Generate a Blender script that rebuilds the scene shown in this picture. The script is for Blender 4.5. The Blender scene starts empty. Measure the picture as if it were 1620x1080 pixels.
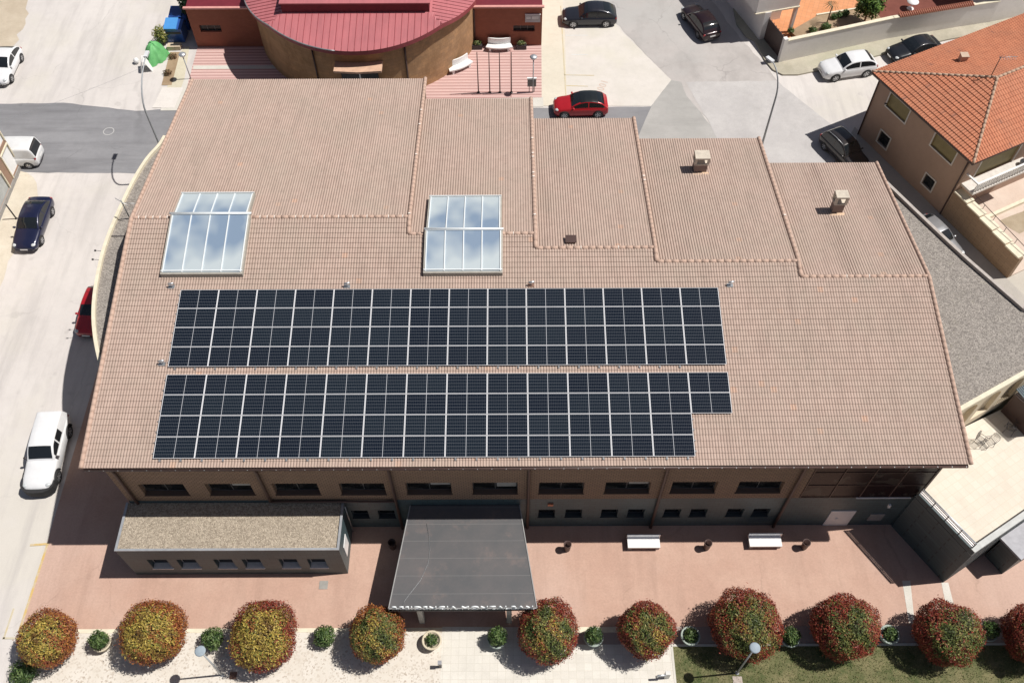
import bpy, bmesh, math, random
import numpy as np
from mathutils import Vector, Matrix
from mathutils.geometry import tessellate_polygon
random.seed(7); rng = np.random.default_rng(7)
scn = bpy.context.scene
COL = scn.collection
rad = math.radians
# ------------------------------------------------------------------ camera
CAMH = 51.0; FPX = 1480.0
_th, _roll = rad(55.4), rad(0.25)
_F = Vector((0, math.cos(_th), -math.sin(_th))); _R = Vector((1, 0, 0)); _U = _R.cross(_F)
CR = _R*math.cos(_roll) - _U*math.sin(_roll); CU = _U*math.cos(_roll) + _R*math.sin(_roll)
cam = bpy.data.cameras.new('camera'); camo = bpy.data.objects.new('camera', cam); COL.objects.link(camo)
cam.sensor_width = 36; cam.lens = FPX/1620*36; cam.clip_start = 0.5; cam.clip_end = 2000
m = Matrix((CR, CU, -_F)).transposed().to_4x4(); m.translation = (0, 0, CAMH)
camo.matrix_world = m; scn.camera = camo
# ------------------------------------------------------------------ light
KX, KY = -0.58, -0.055                       # shadow offset per metre of height
elev = math.atan(1/math.hypot(KX, KY))
w = bpy.data.worlds.new("World"); scn.world = w; w.use_nodes = True
nt = w.node_tree; sky = nt.nodes.new('ShaderNodeTexSky'); sky.sky_type = 'NISHITA'; sky.sun_disc = False
sky.sun_elevation = elev; sky.sun_rotation = math.atan2(-KX, -KY)
sky.altitude = 700; sky.air_density = 1.0; sky.dust_density = 1.2; sky.ozone_density = 1.0
vm = nt.nodes.new('ShaderNodeVectorMath'); vm.operation = 'MULTIPLY'; vm.inputs[1].default_value = (1.22, 1.0, .84)   # camera white balance of the sky
nt.links.new(sky.outputs[0], vm.inputs[0]); nt.links.new(vm.outputs[0], nt.nodes['Background'].inputs[0]); nt.nodes['Background'].inputs[1].default_value = 0.064
sl = bpy.data.lights.new('sun', 'SUN'); sl.energy = 5.0; sl.angle = rad(0.53); sl.color = (1.0, 0.955, 0.89)
so = bpy.data.objects.new('sun', sl); COL.objects.link(so); so.location = (40, 0, 80)
so.rotation_euler = Vector((KX, KY, -1)).to_track_quat('-Z', 'Y').to_euler()
scn.view_settings.view_transform = 'Standard'; scn.view_settings.look = 'None'
scn.view_settings.exposure = 0.0; scn.view_settings.gamma = 1.0
scn.cycles.max_bounces = 6

# ------------------------------------------------------------------ survey helpers: photo pixel -> point at a known height
def P(px, py, z=0.0):
    d = _F*FPX + CR*(px-810) - CU*(py-540); t = (z-CAMH)/d.z
    return Vector((d.x*t, d.y*t, z))
def PP(pts, z=0.0): return [P(x, y, z)[:2] for x, y in pts]
# ------------------------------------------------------------------ materials
MATS = {}
def srgb(r, g, b):
    f = lambda c: (c/255/12.92) if c <= 10 else ((c/255+0.055)/1.055)**2.4
    return (f(r), f(g), f(b))
class NT:
    def __init__(s, name):
        s.m = bpy.data.materials.new(name); s.m.use_nodes = True; s.t = s.m.node_tree; s.b = s.t.nodes['Principled BSDF']
    def n(s, typ, **kw):
        x = s.t.nodes.new(typ)
        for k, v in kw.items():
            if k.startswith('_'): x.inputs[k[1:]].default_value = v
            else: setattr(x, k, v)
        return x
    def l(s, a, b): s.t.links.new(a, b)
    def coord(s, kind='Object'): return s.n('ShaderNodeTexCoord').outputs[kind]
    def noise(s, vec, scale, detail=4, rough=0.6, stretch=None):
        if stretch:
            mp = s.n('ShaderNodeMapping'); mp.inputs['Scale'].default_value = stretch; s.l(vec, mp.inputs[0]); vec = mp.outputs[0]
        x = s.n('ShaderNodeTexNoise'); x.inputs['Scale'].default_value = scale; x.inputs['Detail'].default_value = detail
        x.inputs['Roughness'].default_value = rough; s.l(vec, x.inputs['Vector']); return x.outputs['Fac']
    def ramp(s, fac, a, b):
        x = s.n('ShaderNodeMapRange'); x.inputs['From Min'].default_value = a; x.inputs['From Max'].default_value = b; s.l(fac, x.inputs[0]); return x.outputs[0]
    def mix(s, fac, a, b, mode='MIX'):
        x = s.n('ShaderNodeMix'); x.data_type = 'RGBA'; x.blend_type = mode; x.clamp_factor = True
        for v, i in ((fac, 0), (a, 6), (b, 7)):
            if hasattr(v, 'is_output'): s.l(v, x.inputs[i])
            elif isinstance(v, (int, float)): x.inputs[i].default_value = v
            else: x.inputs[i].default_value = (*v[:3], 1)
        return x.outputs[2]
    def math(s, op, a, b=None):
        x = s.n('ShaderNodeMath'); x.operation = op
        for v, i in ((a, 0), (b, 1)):
            if v is None: continue
            if hasattr(v, 'is_output'): s.l(v, x.inputs[i])
            else: x.inputs[i].default_value = v
        return x.outputs[0]
    def bump(s, h, strength=0.3, dist=0.02):
        x = s.n('ShaderNodeBump'); x.inputs['Strength'].default_value = strength; x.inputs['Distance'].default_value = dist
        s.l(h, x.inputs['Height']); s.l(x.outputs[0], s.b.inputs['Normal'])
    def done(s, col=None, rough=0.85, **kw):
        if col is not None:
            if hasattr(col, 'is_output'): s.l(col, s.b.inputs['Base Color'])
            else: s.b.inputs['Base Color'].default_value = (*col[:3], 1)
        if hasattr(rough, 'is_output'): s.l(rough, s.b.inputs['Roughness'])
        else: s.b.inputs['Roughness'].default_value = rough
        for k, v in kw.items(): s.b.inputs[k.replace('_', ' ')].default_value = v
        return s.m
def plain(name, col, rough=0.7, var=0.12, scale=3.0, **kw):
    if name in MATS: return MATS[name]
    t = NT(name); c = t.coord(); f = t.noise(c, scale, 5)
    a = tuple(max(0, x*(1-var)) for x in col); b = tuple(min(1, x*(1+var)) for x in col)
    MATS[name] = t.done(t.mix(t.ramp(f, .3, .7), a, b), rough, **kw); return MATS[name]
def patchy(name, c1, c2, c3=None, s1=0.25, s2=2.5, fine=18, rough=0.9, streak=None, samt=.45, cracks=0, fineamt=0.25, bump=0.15, s3=0.08, lo=.38, hi=.66):
    """ground: large patches, mid mottling, fine grain, optional streaks"""
    t = NT(name); c = t.coord()
    col = t.mix(t.ramp(t.noise(c, s1, 6, .65), lo, hi), c1, c2)
    col = t.mix(t.math('MULTIPLY', t.ramp(t.noise(c, s2, 5, .7), .45, .75), .35), col, tuple(x*.80 for x in c1))
    if c3: col = t.mix(t.math('MULTIPLY', t.ramp(t.noise(c, s3, 4, .6), .5, .62), .55), col, c3)
    if streak:
        sf = t.noise(c, 1.0, 5, .65, stretch=streak)
        col = t.mix(t.math('MULTIPLY', t.ramp(sf, .48, .72), samt), col, tuple(x*.72 for x in c1))
    if cracks:
        dn = t.n('ShaderNodeTexNoise'); dn.inputs['Scale'].default_value = .6; dn.inputs['Detail'].default_value = 6; t.l(c, dn.inputs['Vector'])
        va = t.n('ShaderNodeVectorMath'); va.operation = 'MULTIPLY_ADD'; t.l(dn.outputs['Color'], va.inputs[0]); va.inputs[1].default_value = (2.2, 2.2, 0); t.l(c, va.inputs[2])
        vo = t.n('ShaderNodeTexVoronoi'); vo.feature = 'DISTANCE_TO_EDGE'; vo.inputs['Scale'].default_value = .11; t.l(va.outputs[0], vo.inputs['Vector'])
        cf = t.math('MULTIPLY', t.ramp(vo.outputs['Distance'], .0065, .002), t.ramp(t.noise(c, .25, 3), .42, .6)); col = t.mix(t.math('MULTIPLY', cf, cracks), col, tuple(x*.45 for x in c1))
        col = t.mix(t.math('MULTIPLY', t.ramp(t.noise(c, .9, 2, .4), .70, .76), cracks), col, tuple(x*.62 for x in c1))
    fn = t.noise(c, fine, 3, .7)
    col = t.mix(fineamt, col, t.mix(t.ramp(fn, .25, .75), (.25,)*3, (1, 1, 1)), 'MULTIPLY')
    if bump: t.bump(fn, bump, .02)
    MATS[name] = t.done(col, rough); return MATS[name]
G = {}
def mk_materials():
    G['road'] = patchy('pale_concrete', (.60, .565, .545), (.66, .625, .60), (.60, .57, .50), s1=.12, s2=1.2, streak=(.9, .10, 1), samt=.6, cracks=.3, bump=.08, fineamt=.15)
    G['ground'] = patchy('earth', (.45, .42, .37), (.55, .51, .45), s1=.1, s2=1)
    G['asphalt'] = patchy('asphalt_dark', (.235, .235, .25), (.30, .30, .315), (.27, .26, .26), s1=.12, s2=1.5, streak=(.07, .7, 1), samt=.95, cracks=.35, fine=30, bump=.1)
    G['asphalt2'] = patchy('asphalt_worn', (.46, .43, .415), (.51, .48, .465), (.43, .43, .42), s1=.15, s2=1.5, streak=(.35, .2, 1), samt=.6, cracks=.35, fine=30, fineamt=.18)
    G['asphalt3'] = patchy('asphalt_patch', (.40, .39, .375), (.47, .455, .44), s1=.25, s2=1.5, streak=(.15, .6, 1), fine=30)
    G['parking'] = patchy('parking_concrete', (.62, .585, .535), (.68, .64, .60), (.58, .56, .44), s1=.3, s2=1.5, fineamt=.12, bump=.05)
    G['plaza'] = patchy('pink_pavers', (.52, .335, .262), (.57, .385, .305), (.58, .42, .355), s1=.3, s2=2.2, fine=9, fineamt=.22, cracks=.22, streak=(.9, .12, 1))
    G['strip'] = patchy('mauve_paving', (.40, .32, .29), (.47, .38, .34), s1=.5, s2=2, fine=12)
    G['sidewalk'] = patchy('old_sidewalk', (.40, .37, .29), (.52, .48, .39), (.42, .43, .30), s1=.5, s2=3)
    G['pathdirt'] = patchy('dusty_verge', (.60, .54, .44), (.68, .62, .52), (.55, .46, .34), s1=.6, s2=3, fineamt=.3)
    G['kerb'] = patchy('kerb_stone', (.62, .60, .54), (.70, .67, .62), s1=1, s2=4)
    # tiled grounds
    def tiled(name, c1, c2, mortar, size, rot=0, mort=.03, h=None):
        t = NT(name); c = t.coord(); mp = t.n('ShaderNodeMapping'); mp.inputs['Rotation'].default_value = (0, 0, rot); t.l(c, mp.inputs[0])
        br = t.n('ShaderNodeTexBrick'); t.l(mp.outputs[0], br.inputs['Vector']); br.offset = 0.0
        br.inputs['Scale'].default_value = 1; br.inputs['Brick Width'].default_value = size; br.inputs['Row Height'].default_value = h or size
        br.inputs['Mortar Size'].default_value = mort*size; br.inputs['Color1'].default_value = (*c1, 1); br.inputs['Color2'].default_value = (*c2, 1); br.inputs['Mortar'].default_value = (*mortar, 1)
        col = t.mix(t.math('MULTIPLY', t.ramp(t.noise(c, .7, 5, .7), .45, .7), .4), br.outputs[0], tuple(x*.78 for x in c1))
        fn = t.noise(c, 20, 3); col = t.mix(.15, col, t.mix(t.ramp(fn, .3, .7), (.3,)*3, (1, 1, 1)), 'MULTIPLY')
        return t.done(col, .85)
    G['tilepath'] = tiled('white_path_tiles', (.66, .63, .57), (.72, .69, .63), (.60, .57, .50), .42, mort=.03)
    G['terrace'] = tiled('cream_terrace_tiles', (.70, .635, .54), (.73, .67, .58), (.66, .58, .47), .45, rot=rad(-31), mort=.03)
    G['redpave'] = tiled('red_strip_paving', (.62, .42, .39), (.66, .46, .425), (.42, .24, .22), 60.0, mort=.0011, h=.36)
    G['terracotta'] = tiled('terracotta_tiles', (.62, .27, .12), (.68, .31, .15), (.45, .22, .12), .4, rot=rad(20))
    # gravel
    def gravel(name, a, b, scale, amt=.85):
        t = NT(name); c = t.coord(); v = t.n('ShaderNodeTexVoronoi'); v.inputs['Scale'].default_value = scale; t.l(c, v.inputs['Vector'])
        sp = t.n('ShaderNodeSeparateColor'); t.l(v.outputs['Color'], sp.inputs[0])
        col = t.mix(t.ramp(sp.outputs[0], .1, .95), a, b)
        col = t.mix(t.math('MULTIPLY', t.ramp(t.noise(c, .8, 5, .7), .4, .7), .2), col, tuple(x*.85 for x in a))
        col = t.mix(t.math('MULTIPLY', t.ramp(t.noise(c, 2.0, 4, .7), .6, .7), .16), col, (.34, .33, .20))
        t.bump(v.outputs['Distance'], .8, -.05)
        return t.done(col, .95)
    G['gravel'] = gravel('roof_gravel', (.20, .18, .165), (.40, .365, .33), 16)
    G['gravel2'] = gravel('tan_roof_gravel', (.27, .225, .175), (.50, .43, .34), 16)
    t = NT('pale_gravel'); c = t.coord(); v = t.n('ShaderNodeTexVoronoi'); v.inputs['Scale'].default_value = 12; t.l(c, v.inputs['Vector'])
    sp = t.n('ShaderNodeSeparateColor'); t.l(v.outputs['Color'], sp.inputs[0])
    col = t.mix(t.ramp(sp.outputs[0], .0, .35), (.42, .36, .30), (.66, .62, .56)); col = t.mix(t.ramp(t.noise(c, .8, 5), .4, .7), col, (.60, .55, .48)); G['pale_gravel'] = t.done(col, .95)
    # lawn
    t = NT('lawn'); c = t.coord()
    col = t.mix(t.ramp(t.noise(c, 1.3, 7, .75), .35, .65), (.055, .085, .022), (.27, .235, .12)); col = t.mix(t.math('MULTIPLY', t.ramp(t.noise(c, 25, 4, .8), .3, .7), .55), col, (.035, .055, .015))
    col = t.mix(t.math('MULTIPLY', t.ramp(t.noise(c, .5, 3), .5, .7), .5), col, (.26, .22, .12)); t.bump(t.noise(c, 30, 3), .7, .05); G['lawn'] = t.done(col, .95)
    G['soil'] = patchy('soil', (.30, .21, .13), (.42, .31, .20), s1=1, s2=4)
    # roof tiles (UV = tile indices)
    def tiles(name, c1, c2, c3, stain, amt=1.0, grooves=2):
        t = NT(name); uv = t.coord('UV'); fl = t.n('ShaderNodeVectorMath'); fl.operation = 'FLOOR'; t.l(uv, fl.inputs[0])
        wn = t.n('ShaderNodeTexWhiteNoise'); wn.noise_dimensions = '2D'; t.l(fl.outputs[0], wn.inputs['Vector'])
        sp = t.n('ShaderNodeSeparateColor'); t.l(wn.outputs['Color'], sp.inputs[0])
        col = t.mix(sp.outputs[0], c1, c2); col = t.mix(t.ramp(sp.outputs[1], .994, .997), col, c3)
        ob = t.coord(); col = t.mix(t.math('MULTIPLY', t.ramp(t.noise(ob, .35, 6, .7), .42, .68), .55*amt), col, stain)
        col = t.mix(t.math('MULTIPLY', t.ramp(t.noise(ob, 2.5, 6, .75), .55, .72), .4*amt), col, tuple(x*.6 for x in stain))
        col = t.mix(t.math('MULTIPLY', t.ramp(t.noise(ob, 1.0, 5, .7, stretch=(2.2, .22, .22)), .5, .72), .38*amt), col, tuple(x*.62 for x in c2))
        fn = t.noise(ob, 22, 3); col = t.mix(.22, col, t.mix(t.ramp(fn, .3, .7), (.35,)*3, (1, 1, 1)), 'MULTIPLY')
        sx = t.n('ShaderNodeSeparateXYZ'); t.l(uv, sx.inputs[0]); fx = t.math('ABSOLUTE', t.math('SUBTRACT', t.math('FRACT', t.math('MULTIPLY', sx.outputs[0], float(grooves))), .5))
        col = t.mix(t.math('MULTIPLY', t.ramp(fx, .17, .03), .55), col, tuple(x*.35 for x in c2))
        return t.done(col, .8)
    G['tile'] = tiles('brown_concrete_tiles', (.505, .38, .32), (.46, .34, .285), (.56, .37, .28), (.41, .335, .275))
    G['otile'] = tiles('orange_clay_tiles', (.62, .235, .125), (.53, .19, .10), (.40, .16, .10), (.40, .19, .12), .7, 1)
    G['ridge'] = patchy('ridge_tiles', (.53, .37, .295), (.57, .41, .33), s1=2, s2=6, fine=14, bump=0)
    G['oridge'] = patchy('house_ridge_tiles', (.46, .31, .22), (.54, .38, .28), s1=2, s2=6, fine=14, bump=0)
    G['mortar'] = plain('white_mortar', (.78, .72, .66), .9)
    # brick / cladding walls : coordinate (x+y, z)
    def brickw(name, c1, c2, mort, bw, bh, ms=.012, rough=.85, stain=.3, spec=.3, off=.5):
        t = NT(name); c = t.coord(); s_ = t.n('ShaderNodeSeparateXYZ'); t.l(c, s_.inputs[0]); cb = t.n('ShaderNodeCombineXYZ')
        t.l(t.math('ADD', s_.outputs[0], s_.outputs[1]), cb.inputs[0]); t.l(s_.outputs[2], cb.inputs[1])
        br = t.n('ShaderNodeTexBrick'); br.offset = off; t.l(cb.outputs[0], br.inputs['Vector']); br.inputs['Scale'].default_value = 1
        br.inputs['Brick Width'].default_value = bw; br.inputs['Row Height'].default_value = bh; br.inputs['Mortar Size'].default_value = ms
        br.inputs['Color1'].default_value = (*c1, 1); br.inputs['Color2'].default_value = (*c2, 1); br.inputs['Mortar'].default_value = (*mort, 1)
        col = t.mix(t.math('MULTIPLY', t.ramp(t.noise(c, .8, 6, .7), .42, .68), stain), br.outputs[0], tuple(x*.6 for x in c1))
        t.bump(br.outputs['Fac'], .3, -.01)
        return t.done(col, rough, Specular_IOR_Level=spec)
    G['brick'] = brickw('tan_brick', (.30, .205, .145), (.265, .18, .13), (.13, .09, .07), .26, .15, .022)
    G['slate'] = brickw('grey_stone_cladding', (.066, .104, .116), (.054, .086, .098), (.035, .045, .05), .6, .3, .012, rough=.5, stain=.35, spec=.5)
    G['redbrick'] = brickw('red_brick', (.34, .12, .075), (.29, .10, .065), (.22, .09, .06), .26, .12, .015)
    G['drum'] = brickw('rusty_stone', (.44, .26, .135), (.34, .21, .12), (.24, .15, .09), .5, .3, .008, stain=.95)
    G['brownbrick'] = brickw('brown_brick', (.37, .24, .17), (.32, .21, .15), (.26, .18, .14), .25, .08, .01)
    G['beige'] = patchy('beige_render', (.66, .57, .43), (.70, .61, .47), s1=.5, s2=2, fineamt=.1)
    G['cream'] = plain('cream_coping', (.70, .64, .50), .8, .1)
    G['salmon'] = patchy('salmon_render', (.40, .275, .21), (.44, .305, .23), s1=.4, s2=2, fineamt=.1)
    G['white_wall'] = patchy('white_render', (.78, .75, .72), (.82, .79, .76), (.66, .66, .68), s1=.4, s2=2.5, fineamt=.12)
    G['blockwall'] = brickw('brown_block_wall', (.36, .25, .17), (.32, .22, .15), (.24, .17, .12), .4, .2, .01)
    t = NT('red_metal'); c = t.coord(); col = t.mix(t.ramp(t.noise(c, .5, 5), .4, .65), (.50, .165, .18), (.44, .15, .165)); col = t.mix(.3, col, t.mix(t.ramp(t.noise(c, 1, 4, stretch=(6, .4, 1)), .3, .7), (.5,)*3, (1, 1, 1)), 'MULTIPLY'); G['redmetal'] = t.done(col, .45)
    G['maroon'] = plain('maroon_metal', (.16, .018, .03), .5)
    G['coping'] = plain('pink_coping', (.62, .30, .27), .6)
    G['metal'] = plain('grey_metal', (.34, .36, .38), .45, Metallic=.6)
    G['galv'] = plain('galvanised', (.60, .62, .65), .4, Metallic=.7)
    G['pole'] = plain('grey_pole_paint', (.36, .38, .40), .5)
    G['white'] = plain('white_paint', (.80, .80, .80), .4, .03)
    G['alu'] = plain('white_aluminium', (.72, .76, .78), .35, .04)
    G['dark'] = plain('dark_paint', (.045, .04, .045), .5)
    G['darkbrown'] = plain('dark_brown_metal', (.07, .04, .035), .5)
    G['rust'] = plain('rusty_plate', (.20, .115, .085), .8)
    G['frame'] = plain('window_frame', (.08, .08, .085), .4)
    G['olive'] = plain('olive_shutter', (.235, .19, .085), .6)
    G['rubber'] = plain('rubber', (.025, .025, .027), .8)
    G['rim'] = plain('alloy', (.55, .56, .58), .3, Metallic=.8)
    t = NT('glass_dark'); c = t.coord(); G['glass'] = t.done((.012, .015, .018), .06, Specular_IOR_Level=.8)
    t = NT('window_pane'); c = t.coord(); col = t.mix(t.ramp(t.noise(c, .9, 2), .45, .6), (.01, .012, .014), (.05, .05, .05)); G['pane'] = t.done(col, .12, Specular_IOR_Level=.35)
    t = NT('curtain_glass'); c = t.coord(); col = t.mix(t.ramp(t.noise(c, .8, 2), .55, .6), (.014, .006, .007), (.04, .032, .028)); G['curtain'] = t.done(col, .25, Specular_IOR_Level=.1)
    t = NT('polycarbonate'); c = t.coord(); col = t.mix(t.ramp(t.noise(c, .35, 2, .5), .42, .62), (.44, .50, .53), (.19, .26, .36)); t.bump(t.noise(c, 3, 3), .05, .02); G['poly'] = t.done(col, .42, Specular_IOR_Level=.6)
    t = NT('roofing_felt'); c = t.coord(); col = t.mix(t.ramp(t.noise(c, .4, 6, .7), .35, .65), (.08, .082, .088), (.112, .104, .106))
    s_ = t.n('ShaderNodeSeparateXYZ'); t.l(c, s_.inputs[0]); fr = t.math('FRACT', t.math('MULTIPLY', s_.outputs[1], 1.02)); col = t.mix(t.ramp(t.math('ABSOLUTE', t.math('SUBTRACT', fr, .5)), .485, .49), col, (.15, .15, .15))
    col = t.mix(t.math('MULTIPLY', t.ramp(t.noise(c, .9, 5, .7), .55, .7), .4), col, (.20, .15, .135)); G['felt'] = t.done(col, .6)
    # solar cells: panel local coordinates, long side on X
    t = NT('solar_cells'); c = t.coord(); s_ = t.n('ShaderNodeSeparateXYZ'); t.l(c, s_.inputs[0])
    def lines(o, n, L, wd):
        f = t.math('FRACT', t.math('ADD', t.math('MULTIPLY', o, n/L), .5 if n % 2 else 0)); return t.ramp(t.math('ABSOLUTE', t.math('SUBTRACT', f, .5)), .5-wd, .5-wd+.001)
    inf = t.n('ShaderNodeObjectInfo').outputs['Random']
    base = t.mix(inf, (.006, .010, .019), (.010, .016, .025)); 
    col = t.mix(t.math('MULTIPLY', lines(s_.outputs[0], 22, 2.03, .035), .2), base, (.35, .38, .42))
    col = t.mix(t.math('MULTIPLY', lines(s_.outputs[1], 6, 1.08, .02), .45), col, (.45, .48, .52))
    mid = t.math('LESS_THAN', t.math('ABSOLUTE', s_.outputs[0]), .012); col = t.mix(t.math('MULTIPLY', mid, .75), col, (.6, .62, .66))
    G['cells'] = t.done(col, .09, Specular_IOR_Level=.30)
    G['pvframe'] = plain('panel_frame', (.80, .81, .84), .35, .03)
    t = NT('leaf'); a = t.n('ShaderNodeVertexColor'); a.layer_name = 'Col'; G['leaf'] = t.done(a.outputs[0], .55, Specular_IOR_Level=.3)
    G['bark'] = plain('bark', (.14, .095, .06), .9, .3, 8)
    G['crown_core'] = plain('dark_fill', (.05, .035, .02), .95, .3, 8)  # dark colour of the filler added inside tree crowns
def paint(name, col, metallic=0.0, rough=.3):
    if name in MATS: return MATS[name]
    t = NT(name); c = t.coord(); col2 = t.mix(t.ramp(t.noise(c, 2, 4), .3, .7), tuple(x*.93 for x in col), tuple(min(1, x*1.04) for x in col))
    MATS[name] = t.done(col2, rough, Metallic=metallic, Coat_Weight=.6, Coat_Roughness=.06); return MATS[name]
mk_materials()
# ------------------------------------------------------------------ mesh + object helpers
class MB:
    def __init__(s): s.v = []; s.f = []; s.mi = []; s.sm = []
    def add(s, vs, fs, mi=0, smooth=False):
        o = len(s.v); s.v += [tuple(x) for x in vs]; s.f += [tuple(i+o for i in f) for f in fs]; s.mi += [mi]*len(fs); s.sm += [smooth]*len(fs); return s
    def box(s, x0, x1, y0, y1, z0, z1, mi=0):
        vs = [(x0, y0, z0), (x1, y0, z0), (x1, y1, z0), (x0, y1, z0), (x0, y0, z1), (x1, y0, z1), (x1, y1, z1), (x0, y1, z1)]
        return s.add(vs, [(3, 2, 1, 0), (4, 5, 6, 7), (0, 1, 5, 4), (1, 2, 6, 5), (2, 3, 7, 6), (3, 0, 4, 7)], mi)
    def obox(s, c, u, L, W, z0, z1, mi=0):
        """oriented box: centre c, unit dir u, length L, width W"""
        u = Vector(u[:2]).normalized(); n = Vector((-u.y, u.x)); c = Vector(c[:2])
        ps = [c+u*a*L/2+n*b*W/2 for a, b in ((-1, -1), (1, -1), (1, 1), (-1, 1))]
        return s.prism(ps, z0, z1, mi)
    def prism(s, poly, z0, z1, mi=0, top=True, bottom=True):
        poly = [tuple(p[:2]) for p in poly]; n = len(poly)
        if sum(poly[i][0]*poly[(i+1) % n][1]-poly[(i+1) % n][0]*poly[i][1] for i in range(n)) < 0: poly = poly[::-1]
        z0 = z0 if hasattr(z0, '__len__') else [z0]*n; z1 = z1 if hasattr(z1, '__len__') else [z1]*n
        vs = [(p[0], p[1], z) for p, z in zip(poly, z0)]+[(p[0], p[1], z) for p, z in zip(poly, z1)]
        fs = [(i, (i+1) % n, n+(i+1) % n, n+i) for i in range(n)]
        tr = tessellate_polygon([[Vector((p[0], p[1], 0)) for p in poly]])
        up = []
        for a in tr:
            A, B, C_ = [poly[i] for i in a]
            if (B[0]-A[0])*(C_[1]-A[1])-(B[1]-A[1])*(C_[0]-A[0]) < 0: a = (a[0], a[2], a[1])
            up.append(tuple(a))
        if top: fs += [tuple(i+n for i in a) for a in up]
        if bottom: fs += [tuple(reversed(a)) for a in up]
        return s.add(vs, fs, mi)
    def sheet(s, poly, z, mi=0):
        poly = [tuple(p[:2]) for p in poly]; tr = tessellate_polygon([[Vector((p[0], p[1], 0)) for p in poly]]); fs = []
        for a in tr:
            A, B, C_ = [poly[i] for i in a]
            if (B[0]-A[0])*(C_[1]-A[1])-(B[1]-A[1])*(C_[0]-A[0]) < 0: a = (a[0], a[2], a[1])
            fs.append(tuple(a))
        return s.add([(p[0], p[1], z) for p in poly], fs, mi)
    def tube(s, pts, r, seg=8, mi=0, cap=True):
        pts = [Vector(p) for p in pts]; rs = r if hasattr(r, '__len__') else [r]*len(pts); vs = []; fs = []
        for i, p in enumerate(pts):
            d = (pts[min(i+1, len(pts)-1)]-pts[max(i-1, 0)]).normalized(); a = d.orthogonal() if abs(d.z) > .95 else d.cross(Vector((0, 0, 1)))
            a.normalize(); b = d.cross(a)
            vs += [tuple(p+(a*math.cos(2*math.pi*k/seg)+b*math.sin(2*math.pi*k/seg))*rs[i]) for k in range(seg)]
        for i in range(len(pts)-1):
            for k in range(seg): fs.append((i*seg+k, i*seg+(k+1) % seg, (i+1)*seg+(k+1) % seg, (i+1)*seg+k))
        if cap: fs += [tuple(reversed(range(seg))), tuple(range((len(pts)-1)*seg, len(pts)*seg))]
        return s.add(vs, fs, mi, True)
    def lathe(s, prof, seg=20, c=(0, 0, 0), mi=0):
        vs = []; fs = []
        for r, z in prof: vs += [(c[0]+r*math.cos(2*math.pi*k/seg), c[1]+r*math.sin(2*math.pi*k/seg), c[2]+z) for k in range(seg)]
        for i in range(len(prof)-1):
            for k in range(seg): fs.append((i*seg+k, i*seg+(k+1) % seg, (i+1)*seg+(k+1) % seg, (i+1)*seg+k))
        return s.add(vs, fs, mi, True)
    def blob(s, c, rx, ry, rz, mi=0, nz=6, seg=10, jit=.15):
        prof = []; vs = []; fs = []
        for i in range(nz+1):
            a = math.pi*i/nz
            for k in range(seg):
                j = 1+random.uniform(-jit, jit)
                vs.append((c[0]+rx*math.sin(a)*math.cos(2*math.pi*k/seg)*j, c[1]+ry*math.sin(a)*math.sin(2*math.pi*k/seg)*j, c[2]-rz*math.cos(a)*(j if 0 < i < nz else 1)))
        for i in range(nz):
            for k in range(seg): fs.append((i*seg+k, i*seg+(k+1) % seg, (i+1)*seg+(k+1) % seg, (i+1)*seg+k))
        return s.add(vs, fs, mi, True)
    def build(s, name, mats, parent=None, world=True, **tags):
        me = bpy.data.meshes.new(name); off = Vector(wloc(parent)) if (parent is not None and world) else Vector((0, 0, 0))
        me.from_pydata([(x-off.x, y-off.y, z-off.z) for x, y, z in s.v], [], s.f)
        for mt in (mats if isinstance(mats, (list, tuple)) else [mats]): me.materials.append(mt)
        me.polygons.foreach_set('material_index', s.mi); me.polygons.foreach_set('use_smooth', s.sm); me.update()
        o = bpy.data.objects.new(name, me); COL.objects.link(o)
        if parent is not None: o.parent = parent
        tag(o, **tags); return o
def wloc(o):
    l = Vector((0, 0, 0))
    while o is not None: l += o.location; o = o.parent
    return l
def tag(o, label=None, cat=None, group=None, kind=None):
    if label: o['label'] = label
    if cat: o['category'] = cat
    if group: o['group'] = group
    if kind: o['kind'] = kind
    return o
def thing(name, label, cat, loc=(0, 0, 0), rz=0.0, group=None):
    o = bpy.data.objects.new(name, None); COL.objects.link(o); o.location = loc; o.rotation_euler = (0, 0, rz); o.empty_display_size = .3
    return tag(o, label, cat, group)
def kids(o): return [c for c in bpy.data.objects if c.parent == o]
def copy_tree(o, parent=None):
    c = o.copy(); COL.objects.link(c); c.parent = parent
    for ch in list(o.children): copy_tree(ch, c)
    return c
def ragged(poly, step=.7, amp=.10, seed=1):
    r = random.Random(seed); out = []; n = len(poly)
    for i in range(n):
        a = Vector(poly[i][:2]); b = Vector(poly[(i+1) % n][:2]); k = max(1, min(60, int((b-a).length/step))); d = (b-a).normalized(); nn = Vector((-d.y, d.x))
        for j in range(k): q = a+(b-a)*j/k+(nn*r.uniform(-amp, amp) if j else Vector((0, 0))); out.append((q.x, q.y))
    return out
def ground_sheet(name, poly, z, mat, rag=0):
    if rag: poly = ragged(poly, .7, rag, len(name))
    o = MB().sheet(poly, z).build(name, mat); tag(o, kind='structure'); return o
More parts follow.
